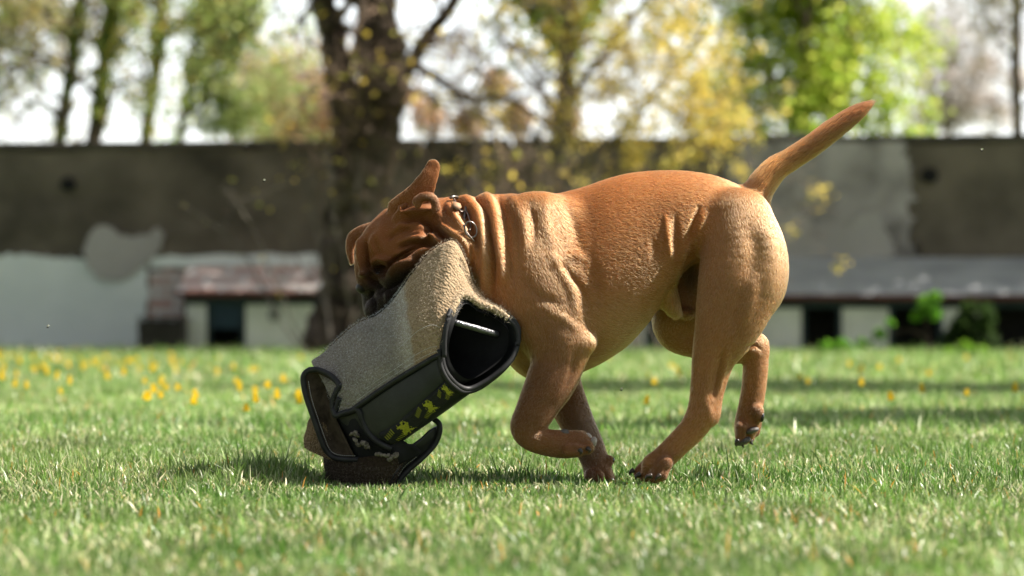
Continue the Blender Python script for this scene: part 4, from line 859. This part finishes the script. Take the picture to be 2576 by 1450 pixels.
# the big tree in front of the wall
BD = 31.0
def T(u, v, dy=0, D=BD): return P(u, v, D - CAM_D + dy)
big = tree("big_tree", "huge old tree with forked dark trunk right of the blue kennel door", "tree",
  [([T(852, 905), T(862, 850), T(878, 740), T(893, 600), T(905, 480), T(916, 380), T(920, 320)], .33, .27, None),
   ([T(895, 420), T(872, 300), T(850, 180), T(836, 90), T(815, 0), T(790, -150), T(760, -350), T(740, -600)], .17, .09, 4),
   ([T(930, 420), T(955, 320), T(975, 200), T(960, 90), T(950, 0), T(960, -150), T(990, -350), T(1000, -650)], .24, .13, 4),
   ([T(960, 380), T(985, 290), T(1010, 215), T(1040, 150), T(1085, 80), T(1140, 5), T(1190, -120), T(1290, -300)], .10, .045, 6),
   ([T(1030, 150, -.3), T(1060, 175, -.5), T(1110, 205, -.7), T(1150, 232, -.8), T(1190, 247, -.9), T(1250, 243, -1), T(1300, 258, -1.1), T(1345, 290, -1.2), T(1400, 335, -1.3)], .05, .018, 10),
   ([T(880, 330, -.2), T(910, 250, -.25), T(915, 140, -.25), T(905, 20, -.25), T(900, -150)], .07, .045, 4),
   ([T(975, 30, -.3), T(985, 60, -.35), T(990, 110, -.4), T(965, 170, -.4), T(950, 250, -.4), T(930, 300, -.4)], .022, .012, 5),
   ([T(985, 60, -.35), T(1010, 120, -.4), T(1000, 180, -.45), T(1015, 250, -.45), T(1000, 330, -.45)], .018, .008, 5),
   ([T(905, 130, -.3), T(885, 200, -.35), T(870, 260, -.4), T(868, 330, -.4)], .018, .01, 5), ([T(940, 40, -.3), T(930, 120, -.35), T(938, 200, -.35), T(925, 280, -.35)], .018, .008, 5)],
  YEL + [(.5, .45, .12)], 9000, .08, 11, bark_dark, kids=4, depth=2, klen=1.2, droop=.25, leafspread=.06, twigshare=.045, pale=(1.9, 1.75, 1.7), clumps=[(1.0, 28.4, 6.0, 1.3), (2.2, 28.6, 6.2, 1.3), (.2, 28.5, 6.8, 1.2), (3, 28, 7.2, 1.5)] + [(*T(u, v, dy), r) for u, v, dy, r in ((1350, -600, -.5, 1.3), (1700, -560, .3, 1.3), (1950, -700, .5, 1.4), (1500, -750, 1.5, 1.4), (1150, -500, 1.5, 1.0), (1800, -560, 2, 1.2), (700, -500, 0, 1.2), (500, -650, 1, 1.2))])
# thin suckers and bare brush around its foot
def suckers(name, label, us, D, h, n, seed, leafc=YEL, nl=200, cat="shrub"):
    rs = np.random.RandomState(seed); c = W((us[0] + us[1]) / 2, 0, D); t = empty(name, (c[0], c[1], 0), label, cat); br = MB(); tip = []
    for i in range(n):
        x = W(us[0] + (us[1] - us[0]) * rs.rand(), 0, D)[0]; p = np.array([x, c[1] + rs.randn() * .15, 0]); d = np.array([rs.randn() * .35, rs.randn() * .2, 1.0]); pts = [p]; L = h * (.5 + .6 * rs.rand())
        for k in range(8): d = d + rs.randn(3) * .18; d[2] = max(d[2], .1); d /= np.linalg.norm(d); pts.append(pts[-1] + d * L / 8)
        br.tube(pts, list(np.linspace(.012, .004, 9)), 5, caps=False); tip += pts[3:]
        for k in range(3):
            q = pts[3 + rs.randint(5)]; e = d + rs.randn(3) * .7; e /= np.linalg.norm(e); s = [q + e * L * .1 * j + rs.randn(3) * .02 for j in range(4)]; br.tube(s, [.006, .005, .004, .003], 4, caps=False); tip += s
    br.build("stems", bark_grey, t, cols=True); tip = np.array(tip)
    if nl: leaves(tip[rs.randint(0, len(tip), nl)] + rs.randn(nl, 3) * .05, .045, leafc, rs, "leaves", leafm, t)
    return t
suckers("sucker_shoots", "thin bare shoots standing around the foot of the big forked tree", (770, 1020), 30.6, 2.3, 14, 31, YEL, 30)
suckers("brush", "tangle of pale bare twigs with few yellow leaves behind the dog's back", (1080, 1700), 33.0, 2.7, 40, 32, YEL, 260)
# the yellow leafing tree behind the dog's back
YD = 31.5
yt = lambda u, v, dy=0: T(u, v, dy, YD)
ycl = []
rs = np.random.RandomState(77)
for u, v, r, dy in [(1700, 60, 90, 0), (1780, 130, 90, .4), (1650, 190, 90, -.4), (1750, 240, 85, 0), (1560, 120, 80, .3), (1600, 290, 80, -.3), (1720, 330, 80, 0), (1800, 330, 60, .3), (1500, 330, 60, .1), (1780, 400, 50, .1),
                    (1700, 420, 50, -.2), (1600, 400, 45, 0), (1440, 60, 70, 0), (1480, 220, 75, .2), (1400, 300, 60, 0), (1280, 300, 50, -.2), (1500, -60, 100, 0), (1650, -80, 120, 0), (1300, 120, 50, .2), (1870, 300, 40, 0), (1850, 420, 35, 0), (1250, 60, 50, 0)]:
    p = yt(u, v, dy); ycl.append((*p, r * .0041))
yellow = tree("yellow_tree", "slender tree full of bright yellow young leaves above the dog's back", "tree",
  [([yt(1408, 890), yt(1410, 650), yt(1405, 420), yt(1412, 250), yt(1425, 100), yt(1432, -50), yt(1440, -300)], .075, .045, 14),
   ([yt(1408, 470), yt(1480, 400), yt(1560, 340), yt(1640, 250), yt(1720, 150), yt(1790, 40)], .04, .012, 10), ([yt(1410, 330), yt(1470, 200), yt(1540, 110), yt(1620, 0), yt(1680, -100)], .04, .014, 9),
   ([yt(1408, 520), yt(1490, 480), yt(1580, 440), yt(1680, 425), yt(1800, 400), yt(1860, 390)], .03, .010, 8), ([yt(1410, 300), yt(1350, 220), yt(1290, 150), yt(1240, 60)], .03, .01, 8),
   ([yt(1410, 400), yt(1330, 330), yt(1240, 300), yt(1150, 290)], .025, .008, 8), ([yt(1650, 250), yt(1720, 300), yt(1800, 320), yt(1880, 330)], .02, .008, 6), ([yt(1500, 400), yt(1540, 460), yt(1560, 500)], .018, .008, 5)],
  [(.80, .64, .14), (.86, .70, .18), (.70, .54, .14), (.56, .54, .16)], 10000, .055, 12, bark_grey, kids=4, depth=2, klen=.9, leafspread=.10, clumps=ycl, pale=(1.3, 1.2, 1.1), minz=1.3, lclump=.055)
# the broad bright green tree behind the wall on the right
GDp = 42.0
gt = lambda u, v, dy=0: T(u, v, dy, GDp)
gcl = [(*gt(u, v, dy), r * .0052) for u, v, r, dy in [(1850, 300, 80, 0), (1830, 180, 70, .5), (1900, 90, 100, 0), (1880, 240, 90, -.5), (1960, 200, 110, 0), (2040, 60, 120, .4), (2080, 190, 110, -.6), (2130, 90, 110, 0), (2170, 220, 95, 0),
    (2220, 270, 65, -.3), (2240, 190, 45, 0), (2000, 300, 90, -.6), (2110, 310, 90, 0), (2230, 320, 50, .2), (1960, -40, 130, 0), (2090, -80, 150, 0), (1850, 30, 70, .3), (2185, 20, 55, 0), (2190, 130, 60, 0), (1790, 320, 50, 0), (2000, -250, 180, 0), (1780, 230, 40, 0)]]
green = tree("green_tree", "broad leafy tree in fresh bright green rising behind the wall above the dog's tail", "tree",
  [([gt(2020, 880), gt(2025, 600), gt(2015, 300), gt(2020, 100), gt(2010, -150), gt(2000, -400)], .13, .06, 12), ([gt(2020, 330), gt(1940, 200), gt(1880, 60), gt(1860, -50)], .06, .02, 8), ([gt(2020, 300), gt(2100, 200), gt(2170, 120), gt(2200, 0)], .06, .02, 8), ([gt(2020, 400), gt(2120, 330), gt(2220, 290)], .04, .015, 6), ([gt(2020, 420), gt(1920, 340), gt(1830, 280)], .04, .015, 6)],
  [(.42, .54, .08), (.52, .60, .10), (.60, .62, .12), (.30, .44, .06)], 16000, .11, 13, bark_dark, kids=4, depth=2, klen=1.2, leafspread=.2, clumps=gcl, lclump=.10)
# ivy clad trunks behind the wall on the left
def ivy_tree(u0, u1, w, D, seed, label, fol=2600, side=None, limbs=()):
    q = lambda u, v, dy=0: T(u, v, dy, D); r = w * D / FPX / 2
    main = [q(u0 - (u1 - u0) * 1.2, 890), q(u0, 355), q((u0 * .62 + u1 * .38), 220), q((u0 + u1 * 2) / 3, 100), q(u1, 0), q(u1 + (u1 - u0) * .5, -200), q(u1 + (u1 - u0), -500)]
    cl = [];
    for v in range(-100, 350, 24):
        f = (355 - v) / 355; u = u0 + (u1 - u0) * f; cl.append((*q(u + random.uniform(-6, 6), v, random.uniform(-.2, .1)), r * random.uniform(1.0, 1.9)))
    if side: cl += [(*q(u, v, dy), rr * D / FPX) for u, v, rr, dy in side]
    return tree("ivy_tree", label, "tree", [(main, r, r * .7, 8)] + [([q(*a) for a in l], .04, .012, 7) for l in limbs], [(.20, .31, .07), (.30, .39, .10), (.40, .44, .12), (.48, .36, .08), (.14, .21, .06)] if not side else SOFT + [(.16, .24, .05)], fol, .085, seed, bark_dark,
                kids=3, depth=2, klen=1.6, leafspread=.12, clumps=cl, group="ivy clad trees behind the wall", minz=2.0)
ivy_tree(148, 208, 30, 47, 41, "thin leaning ivy clad trunk behind the wall, leftmost of the row", limbs=([(140, 290), (90, 250), (40, 310), (-20, 355)], [(170, 200), (110, 150), (30, 130), (-40, 90)], [(190, 120), (120, 40), (60, -20)]))
ivy_tree(238, 288, 40, 46, 42, "thickest ivy clad trunk in the row behind the wall, second from the left", 3600, limbs=([(262, 150), (320, 90), (350, 20)], [(255, 230), (330, 200), (380, 190)]))
ivy_tree(368, 412, 30, 47, 43, "ivy clad trunk behind the wall with an orange leafed spot half way up", limbs=([(400, 120), (450, 60), (500, 0)],))
ivy_tree(452, 512, 22, 48, 44, "soft green leafy tree behind the wall with its crown spreading right", 11000,
         side=[(520, 60, 60, 0), (560, 140, 60, .3), (500, 160, 50, 0), (600, 90, 50, 0), (560, 240, 45, 0), (530, 310, 45, .2), (590, 310, 40, 0), (620, 40, 55, 0), (480, 260, 30, 0), (570, -20, 80, 0), (520, 220, 40, 0), (640, 110, 25, 0)], limbs=([(480, 200), (540, 120), (610, 40)], [(460, 300), (520, 250), (580, 230)]))
# high thin crowns in small pale leaf over the left part of the sky
lt = lambda u, v, dy=0: T(u, v, dy, 52.0)
tree("birch_tree", "thin tree with scattered pale yellow green leaves at the far left behind the wall", "tree",
  [([lt(-60, 880), lt(-40, 400), lt(-10, 150), lt(30, -60), lt(60, -300)], .10, .05, 12), ([lt(-30, 300), lt(40, 180), lt(120, 90), lt(220, 30)], .04, .012, 10), ([lt(-10, 150), lt(60, 50), lt(150, -10)], .035, .012, 8)],
  [(.58, .56, .24), (.64, .54, .26), (.52, .44, .22)], 6500, .075, 51, bark_grey, kids=4, depth=2, klen=1.5, leafspread=.16, clumps=[(*lt(u, v), r * .0065) for u, v, r in ((30, 40, 80), (100, 20, 70), (60, 120, 60), (170, 60, 50), (20, 210, 50), (150, 150, 50), (90, 200, 40), (330, 40, 50), (450, 60, 40), (20, 280, 35), (300, 130, 30))], minz=2.0)
# rust and pink leafed tree seen between the soft green one and the big tree
rt = lambda u, v, dy=0: T(u, v, dy, 58.0)
tree("copper_tree", "pinkish brown leafed tree low behind the wall just left of the big tree", "tree",
  [([rt(740, 860), rt(742, 500), rt(735, 330), rt(745, 230)], .10, .04, 10), ([rt(740, 360), rt(690, 300), rt(660, 250)], .05, .015, 8), ([rt(740, 360), rt(790, 280), rt(820, 220)], .05, .015, 8)],
  ORG, 15000, .09, 52, bark_grey, kids=4, depth=2, klen=1.2, leafspread=.2, clumps=[(*rt(u, v), r * .0072) for u, v, r in ((700, 300, 55), (750, 290, 60), (800, 270, 50), (680, 330, 45), (760, 340, 60), (820, 320, 45), (700, 230, 30), (800, 200, 25), (1080, 300, 50), (1180, 320, 50), (1300, 300, 50), (1040, 250, 35), (1420, 310, 50), (1250, 210, 45))], minz=3.5)
# far right bare trees, haze painted into their pale colour, and one dark trunk
pt = lambda u, v, dy=0: T(u, v, dy, 70.0)
tree("bare_tree", "pale leafless pinkish twig crown far behind the wall at the right", "tree",
  [([pt(2380, 850), pt(2385, 400), pt(2380, 200), pt(2400, 120)], .12, .05, 12), ([pt(2380, 330), pt(2330, 200), pt(2310, 120)], .06, .02, 10), ([pt(2385, 330), pt(2450, 220), pt(2470, 80)], .06, .02, 10)],
  PALEB, 11000, .075, 53, bark_grey, kids=5, depth=2, klen=2.0, leafspread=.3, clumps=[(*pt(u, v), r * .0087) for u, v, r in ((2330, 290, 55), (2400, 280, 60), (2460, 260, 60), (2520, 280, 50), (2330, 210, 35), (2400, 200, 40), (2480, 170, 45), (2300, 130, 25), (2560, 200, 40))], pale=(1.6, 1.5, 1.45), minz=3.0)
rt2 = lambda u, v, dy=0: T(u, v, dy, 45.0)
tree("trunk_tree", "dark straight trunk behind the wall at the right edge", "tree",
  [([rt2(2562, 890), rt2(2562, 500), rt2(2560, 340), rt2(2556, 150), rt2(2560, 0), rt2(2565, -300)], .085, .07, 8), ([rt2(2556, 150), rt2(2500, 90), rt2(2460, 0), rt2(2440, -80)], .025, .01, 8), ([rt2(2558, 60), rt2(2520, 20), rt2(2480, -60)], .025, .01, 8)],
  [(.30, .28, .12), (.22, .20, .10)], 1500, .07, 54, bark_dark, kids=4, depth=2, klen=1.0, leafspread=.12, minz=2.4)

# ---------------------------------------------------------------- small green plants at the foot of the right kennel
def plant(name, label, D, blobs, n, size, cols, seed, stems, cat="shrub"):
    rs = np.random.RandomState(seed); q = lambda u, v, dy=0: T(u, v, dy, D); c = q(stems[0][0][0], 890); t = empty(name, (c[0], c[1], 0), label, cat)
    for s in stems:
        m = MB(); z0 = q(s[0][0], 0); pts = [np.array([z0[0], z0[1], 0])] + [q(u, v) for u, v in s]; m.tube(crom(np.array(pts), 4), list(np.linspace(.012, .004, (len(pts) - 1) * 4 + 1)), 6, caps=False)
        m.build("stem", bark_dark, t, cols=True)
    cl = np.array([(*q(u, v), r * D / FPX) for u, v, r in blobs]); i = rs.choice(len(cl), n, p=cl[:, 3] ** 2 / (cl[:, 3] ** 2).sum()); d = rs.randn(n, 3); d /= np.linalg.norm(d, axis=1)[:, None]
    p = cl[i, :3] + d * (cl[i, 3] * rs.rand(n) ** .5)[:, None]; p[:, 2] = np.maximum(p[:, 2], .02); leaves(p, size, cols, rs, "leaves", leafm, t, .75)
PG = [(.14, .34, .03), (.20, .42, .04), (.10, .24, .025)]; DG = [(.03, .06, .015), (.045, .08, .02)]
plant("sapling", "young sapling with bright green leaf tufts in front of the long kennel row", 30.0, [(2330, 765, 24), (2355, 745, 16), (2305, 795, 16), (2350, 790, 18), (2212, 840, 16), (2182, 868, 12), (2240, 812, 12), (2165, 860, 10)], 520, .05, PG, 61, [[(2335, 860), (2330, 800), (2345, 745)], [(2335, 860), (2280, 830), (2180, 862)]])
plant("ivy_bush", "dark green ivy bush against the long kennel row beside the sapling", 33.5, [(2430, 830, 45), (2470, 800, 40), (2400, 860, 35), (2480, 860, 35), (2440, 780, 25)], 2600, .06, DG, 62, [[(2430, 850), (2440, 780)]])
plant("weed_clump", "bright green weed clump left of the sapling below the long kennel row", 31.0, [(2080, 885, 26), (2120, 872, 22), (2150, 892, 20), (2050, 898, 18)], 700, .05, PG, 63, [[(2080, 890), (2080, 870)], [(2120, 880), (2130, 862)]], "weeds")
plant("weed_clump", "yellow green weed clump below the dark ivy bush", 30.0, [(2390, 892, 18), (2430, 880, 22), (2470, 890, 20), (2350, 896, 14)], 600, .045, [(.24, .42, .04), (.18, .36, .03)], 64, [[(2400, 895), (2400, 880)], [(2430, 890), (2440, 868)]], "weeds")
# trees outside the right edge of the picture whose crowns shade the lawn in bands
def shade_tree(x, y, label, h, crown, seed, n=17000, rt_=.14):
    b_ = np.array([x, y, 0.0]); cl = [(x + cx, y + cy, h + cz, r) for cx, cy, cz, r in crown]
    tree("shade_tree", label, "tree", [([b_, b_ + [0.05, 0, h * .5], b_ + [0, 0, h]], rt_, rt_ * .6, 3)] + [([b_ + [0, 0, h * .55], b_ + [c[0] * .5, c[1] * .5, h * .8 + c[2] * .5], b_ + [c[0], c[1], h + c[2]]], .06, .02, 5) for c in crown[:5]], GRN, n, .13, seed, bark_dark, kids=3, depth=1, klen=1.0, leafspread=.2, clumps=cl, minz=2)
shade_tree(6.2, 9.4, "tree outside the right edge whose long shadow crosses the middle of the lawn", 4.6, [(-2.3, .3, .1, .7), (-1.2, .9, .3, .9), (-.2, -.4, .4, 1.0), (1.0, .4, .2, 1.0), (2.0, .2, .2, .9), (-3.0, .9, .0, .5), (-1.7, -.6, .1, .6), (-.7, 1.4, .3, .9), (.6, -.9, .2, .9), (-3.6, .4, .1, .5), (3.0, .3, .3, 1.0)], 71)
shade_tree(5.6, 4.3, "tree outside the right edge whose ragged shadow lies nearer the dog", 3.9, [(-.9, .5, .1, .5), (-1.6, -.5, .0, .36), (-.2, .9, .2, .5), (.6, .2, .3, .6), (-2.2, -.85, 0, .26)], 72, 8000)

shade_tree(8.2, 29.1, "tall tree outside the right edge whose crown shades the long kennel row", 6.0, [(-3.9, .3, .6, 1.2), (-2.0, .4, .9, 1.3), (.8, .3, .9, 1.3), (-3.6, -.6, .0, 1.2), (-2.4, -.9, .2, 1.2), (-1.2, -.7, .1, 1.3), (0, -.8, .0, 1.3), (1.4, -.8, .3, 1.3), (2.6, -.8, .1, 1.3), (3.6, -.8, .4, 1.3), (-2.9, -.8, 1.6, 1.1), (0.4, -.9, 1.8, 1.4)], 73, 26000)

shade_tree(.65, 31.2, "slender tree behind the wall with an added unseen crown that shades the small kennel", 6.2, [(-2.2, -2.6, 0, 1.3), (-1.0, -2.9, .2, 1.4), (.3, -2.6, .0, 1.4), (1.6, -2.6, .3, 1.3), (-.4, -2.4, 1.2, 1.4), (2.6, -2.4, .3, 1.1)], 74, 9000, .07)  # crown above the view, added to keep sun off the small kennel roof

# small insects in the air
wing, N_, L_, b_ = material("insect_wing"); b_.inputs['Base Color'].default_value = (.8, .75, .7, 1); b_.inputs['Roughness'].default_value = .4
for u, v, lab in ((120, 824, "pale insect flying at the far left in front of the whitewashed wall"), (664, 457, "small fly in the air in front of the dark wall left of the big tree"), (1563, 982, "pale insect flying low under the dog's belly"), (2470, 380, "pale insect flying near the right edge in front of the dark wall")):
    c = P(u, v, -.03); t = empty("flying_insect", tuple(c), lab, "insect", "insects in the air")
    m = MB(); m.blob(c, (.0028, .0012, .0013), sub=2); m.build("insect_body", dark, t)
    for sgn in (-1, 1):
        m = MB(); m.add([c + np.array(q) for q in ((0, 0, .001), (-.002, sgn * .002, .0048), (.002, sgn * .003, .0058), (.0035, sgn * .002, .0035))], [(0, 1, 2, 3)]); m.build("wing", wing, t, smooth=False)
# ---------------------------------------------------------------- lawn
grassm = leafmat("grass_blade", .36, .37, .45, tint=(.9, 1.1, .7))
def patchy(x, y, s, seed): return vnoise(np.stack([x, y, np.zeros_like(x)], 1), s, seed)
def lawn(D0, D1, dens, h, w, seed, segs, name, lean=.55):
    rs = np.random.RandomState(seed); area = .16 * 2 * (D1 ** 2 - D0 ** 2) / 2 + 2 * 1.2 * (D1 - D0); n = int(dens * area)
    u = rs.rand(n); D = np.sqrt(D0 ** 2 + u * (D1 ** 2 - D0 ** 2)); x = (rs.rand(n) * 2 - 1) * (.165 * D + 1.2); y = D - CAM_D
    if D0 < 9:   # extra blades where tall tufts stand
        ex = [(665, 6.90, .14, .08, 4600), (470, 7.1, .12, .08, 700), (180, 7.1, .2, .1, 900), (60, 7.05, .1, .1, 400), (1060, 6.9, .10, .06, 500), (720, 7.0, .07, .05, 700)]
        for (uu, Dd, sx_, sy_, k) in ex: x = np.append(x, (uu - CU) / FPX * Dd + rs.randn(k) * sx_ * .6); D = np.append(D, Dd + rs.randn(k) * sy_)
        n = len(x); y = D - CAM_D
    tuft = patchy(x, y, 9, seed + 1); big = patchy(x, y, 1.3, 5); dry = patchy(x, y, 3.1, 6)
    hh = h * (.4 + .8 * rs.rand(n) + .8 * (rs.rand(n) < .03)) * (.5 + .7 * tuft + .45 * patchy(x, y, 2.4, 14)); ww = w * (.45 + .6 * rs.rand(n) + .9 * rs.rand(n) ** 5)
    # taller tufts where the photo has them
    for (u0, Dd, su, amp) in ((665, 6.90, 95, 1.75), (470, 7.1, 80, .9), (180, 7.1, 160, .85), (1060, 6.9, 60, .2), (2150, 6.95, 200, .15)):
        cx = (u0 - CU) / FPX * Dd; hh *= 1 + amp * np.exp(-((x - cx) / (su * PX)) ** 2 - ((D - Dd) / .13) ** 2)
    if D0 < 9:   # trodden flat under the sleeve and the paws
        for (cx, cy, r) in ((-.34, -.10, .12), (-.34, -.24, .12), (.20, .0, .06), (.31, -.13, .07), (.19, -.12, .07), (.30, -.25, .08)): hh *= 1 - .62 * np.exp(-((x - cx) / r) ** 2 - ((y - cy) / (r * 1.2)) ** 2)
    if D0 < 9: hh *= 1 - .38 * np.exp(-((D - 6.62) / .34) ** 4) * (np.abs(x - .05) < .62)
    az = rs.rand(n) * 6.283; ln = lean * (.2 + rs.rand(n) ** 1.5 * 1.9); straw = rs.rand(n) < (.10 + .22 * (dry > .55)); ln[straw] += .5
    dirx, diry = np.cos(az), np.sin(az); sa = az + rs.randn(n) * .9 + 1.57; sx, sy = np.cos(sa) * ww / 2, np.sin(sa) * ww / 2
    V = []; hz = hh / np.sqrt(1 + ln ** 2)
    for k in range(segs):
        t = k / segs; ox = dirx * ln * hz * t ** 1.7; oy = diry * ln * hz * t ** 1.7; z = hz * (t - .18 * ln * t ** 3); f = 1 - .55 * t * t
        V += [np.stack([x + ox - sx * f, y + oy - sy * f, z], 1), np.stack([x + ox + sx * f, y + oy + sy * f, z], 1)]
    V.append(np.stack([x + dirx * ln * hz, y + diry * ln * hz, hz * (1 - .18 * ln)], 1))
    m = 2 * segs + 1; VV = np.stack(V, 1).reshape(-1, 3); b = (np.arange(n) * m)[:, None]
    quads = np.concatenate([b + np.array([[2 * k, 2 * k + 1, 2 * k + 3, 2 * k + 2]]) for k in range(segs - 1)]) if segs > 1 else np.zeros((0, 4), int)
    tris = b + np.array([[2 * segs - 2, 2 * segs - 1, 2 * segs]])
    G1, G2, G3, ST_ = np.array((.065, .155, .028)), np.array((.185, .27, .075)), np.array((.36, .39, .22)), np.array((.58, .50, .33))
    a = rs.rand(n, 1); g = (big[:, None] * .8 + .4 * rs.rand(n, 1)).clip(0, 1); c = G1 * (1 - g) + G2 * g; c = np.where(a < .25, G3, c); c = np.where(straw[:, None], ST_ * (.6 + .6 * rs.rand(n, 1)), c); c *= (.6 + .75 * rs.rand(n, 1)) * (.7 + .6 * patchy(x, y, 4.2, 8)[:, None])
    c = np.where((rs.rand(n) < .012)[:, None], np.array((.6, .28, .06)), c)
    c = c * (1.0 if D0 < 9 else 1.35)
    cols = np.repeat(c.clip(0, .8), m, 0)
    me = bpy.data.meshes.new(name); me.vertices.add(len(VV)); me.vertices.foreach_set('co', VV.astype(np.float32).ravel())
    li = np.concatenate([quads.ravel(), tris.ravel()]).astype(np.int32); me.loops.add(len(li)); me.loops.foreach_set('vertex_index', li)
    st = np.concatenate([np.arange(len(quads)) * 4, len(quads) * 4 + np.arange(len(tris)) * 3]).astype(np.int32); me.polygons.add(len(st)); me.polygons.foreach_set('loop_start', st)
    me.update(calc_edges=True); ca = me.color_attributes.new('Col', 'FLOAT_COLOR', 'POINT'); cc = np.ones((len(VV), 4), np.float32); cc[:, :3] = cols; ca.data.foreach_set('color', cc.ravel()); me.materials.append(grassm)
    return me
me = [lawn(3.4, 9.5, 9500, .031, .0034, 1, 3, "g1"), lawn(9.5, 18, 3600, .042, .005, 2, 2, "g2"), lawn(18, 37.2, 850, .085, .011, 3, 2, "g3")]
for i, m_ in enumerate(me):
    o = bpy.data.objects.new("grass", m_); COL.objects.link(o)
    tag(o, ["short spring lawn in the foreground under the dog", "blurred lawn in the middle distance", "blurred lawn below the wall"][i], "grass", kind='stuff')
# dandelions
stalk = noisy("dandelion_stalk", (.12, .2, .05), (.18, .26, .07), 40, bump=0); petal = leafmat("dandelion_petal", .25, .6, .2)
dm = MB(); rs = np.random.RandomState(3)
def dandelion_mesh():
    V, F, C = [], [], []; fm = []
    for k in range(8):
        a = k * math.pi / 4
    t = MB(); t.tube([(0, 0, 0), (.004, .002, .5), (0, 0, 1)], [.035, .03, .03], 6, col=(.15, .25, .06)); ns = len(t.F)
    for ring, (n, r0, zz, up) in enumerate(((16, .50, 1.02, .10), (14, .40, 1.05, .2), (11, .28, 1.10, .28), (7, .15, 1.14, .3))):
        for k in range(n):
            a = 2 * math.pi * (k + .5 * ring + .3 * rs.rand()) / n; c, s = math.cos(a), math.sin(a); w = .09
            t.add([(c * .04 - s * w * .4, s * .04 + c * w * .4, zz), (c * .04 + s * w * .4, s * .04 - c * w * .4, zz), (c * r0 + s * w, s * r0 - c * w, zz + up), (c * r0 * 1.05, s * r0 * 1.05, zz + up * 1.1), (c * r0 - s * w, s * r0 + c * w, zz + up)], [(0, 1, 2, 3, 4)], (.86, .66, .04))
    me = mesh_obj("dandelion", t.V, t.F, petal, cols=np.array(t.C)); return me
proto = dandelion_mesh(); rs = np.random.RandomState(8)
spots = []
for _ in range(40): spots.append((rs.uniform(-10, 290), rs.uniform(884, 935), 'near'))
for _ in range(14): spots.append((rs.uniform(300, 460), rs.uniform(888, 930), 'near'))
for u, v in ((372, 888), (181, 880), (392, 935), (458, 935), (545, 940), (640, 935), (650, 990), (505, 1000), (600, 985), (760, 905), (620, 1035), (375, 1005), (300, 945), (700, 1005), (1530, 905), (1685, 925), (1710, 932), (1745, 925), (2020, 955), (2045, 965), (2210, 930), (1930, 950), (2440, 905), (2250, 1010), (1610, 1018), (2330, 945), (555, 905), (585, 930)): spots.append((u, v, 'lawn'))
for _ in range(26): spots.append((rs.uniform(0, 760), rs.uniform(930, 1030), 'lawn'))
for _ in range(12): spots.append((rs.uniform(1450, 2576), rs.uniform(905, 1000), 'lawn'))
for i, (u, v, kd) in enumerate(spots):
    # v is where the flower head shows; it stands on the ground on a stalk of height s
    s = .06 + .035 * rs.rand(); D = (CAM_H - s) / ((v - HV) / FPX); D = min(D, 35.5 if u < 340 or (800 < u < 1500) else 33.8); s = max(.05, CAM_H - D * (v - HV) / FPX)
    o = proto if i == 0 else proto.copy()
    if i: COL.objects.link(o)
    sc = .024 + .013 * rs.rand(); o.location = ((u - CU) / FPX * D, D - CAM_D, 0); o.scale = (sc, sc, s); o.rotation_euler = (rs.randn() * .12 + .15, rs.randn() * .12, rs.rand() * 6)
    if kd == 'near': tag(o, "yellow dandelion in the crowded drift below the whitewashed wall at the left", "dandelion", "dandelions crowded below the whitewashed wall")
    else: tag(o, "yellow dandelion scattered singly on the blurred lawn", "dandelion", "dandelions scattered over the lawn")
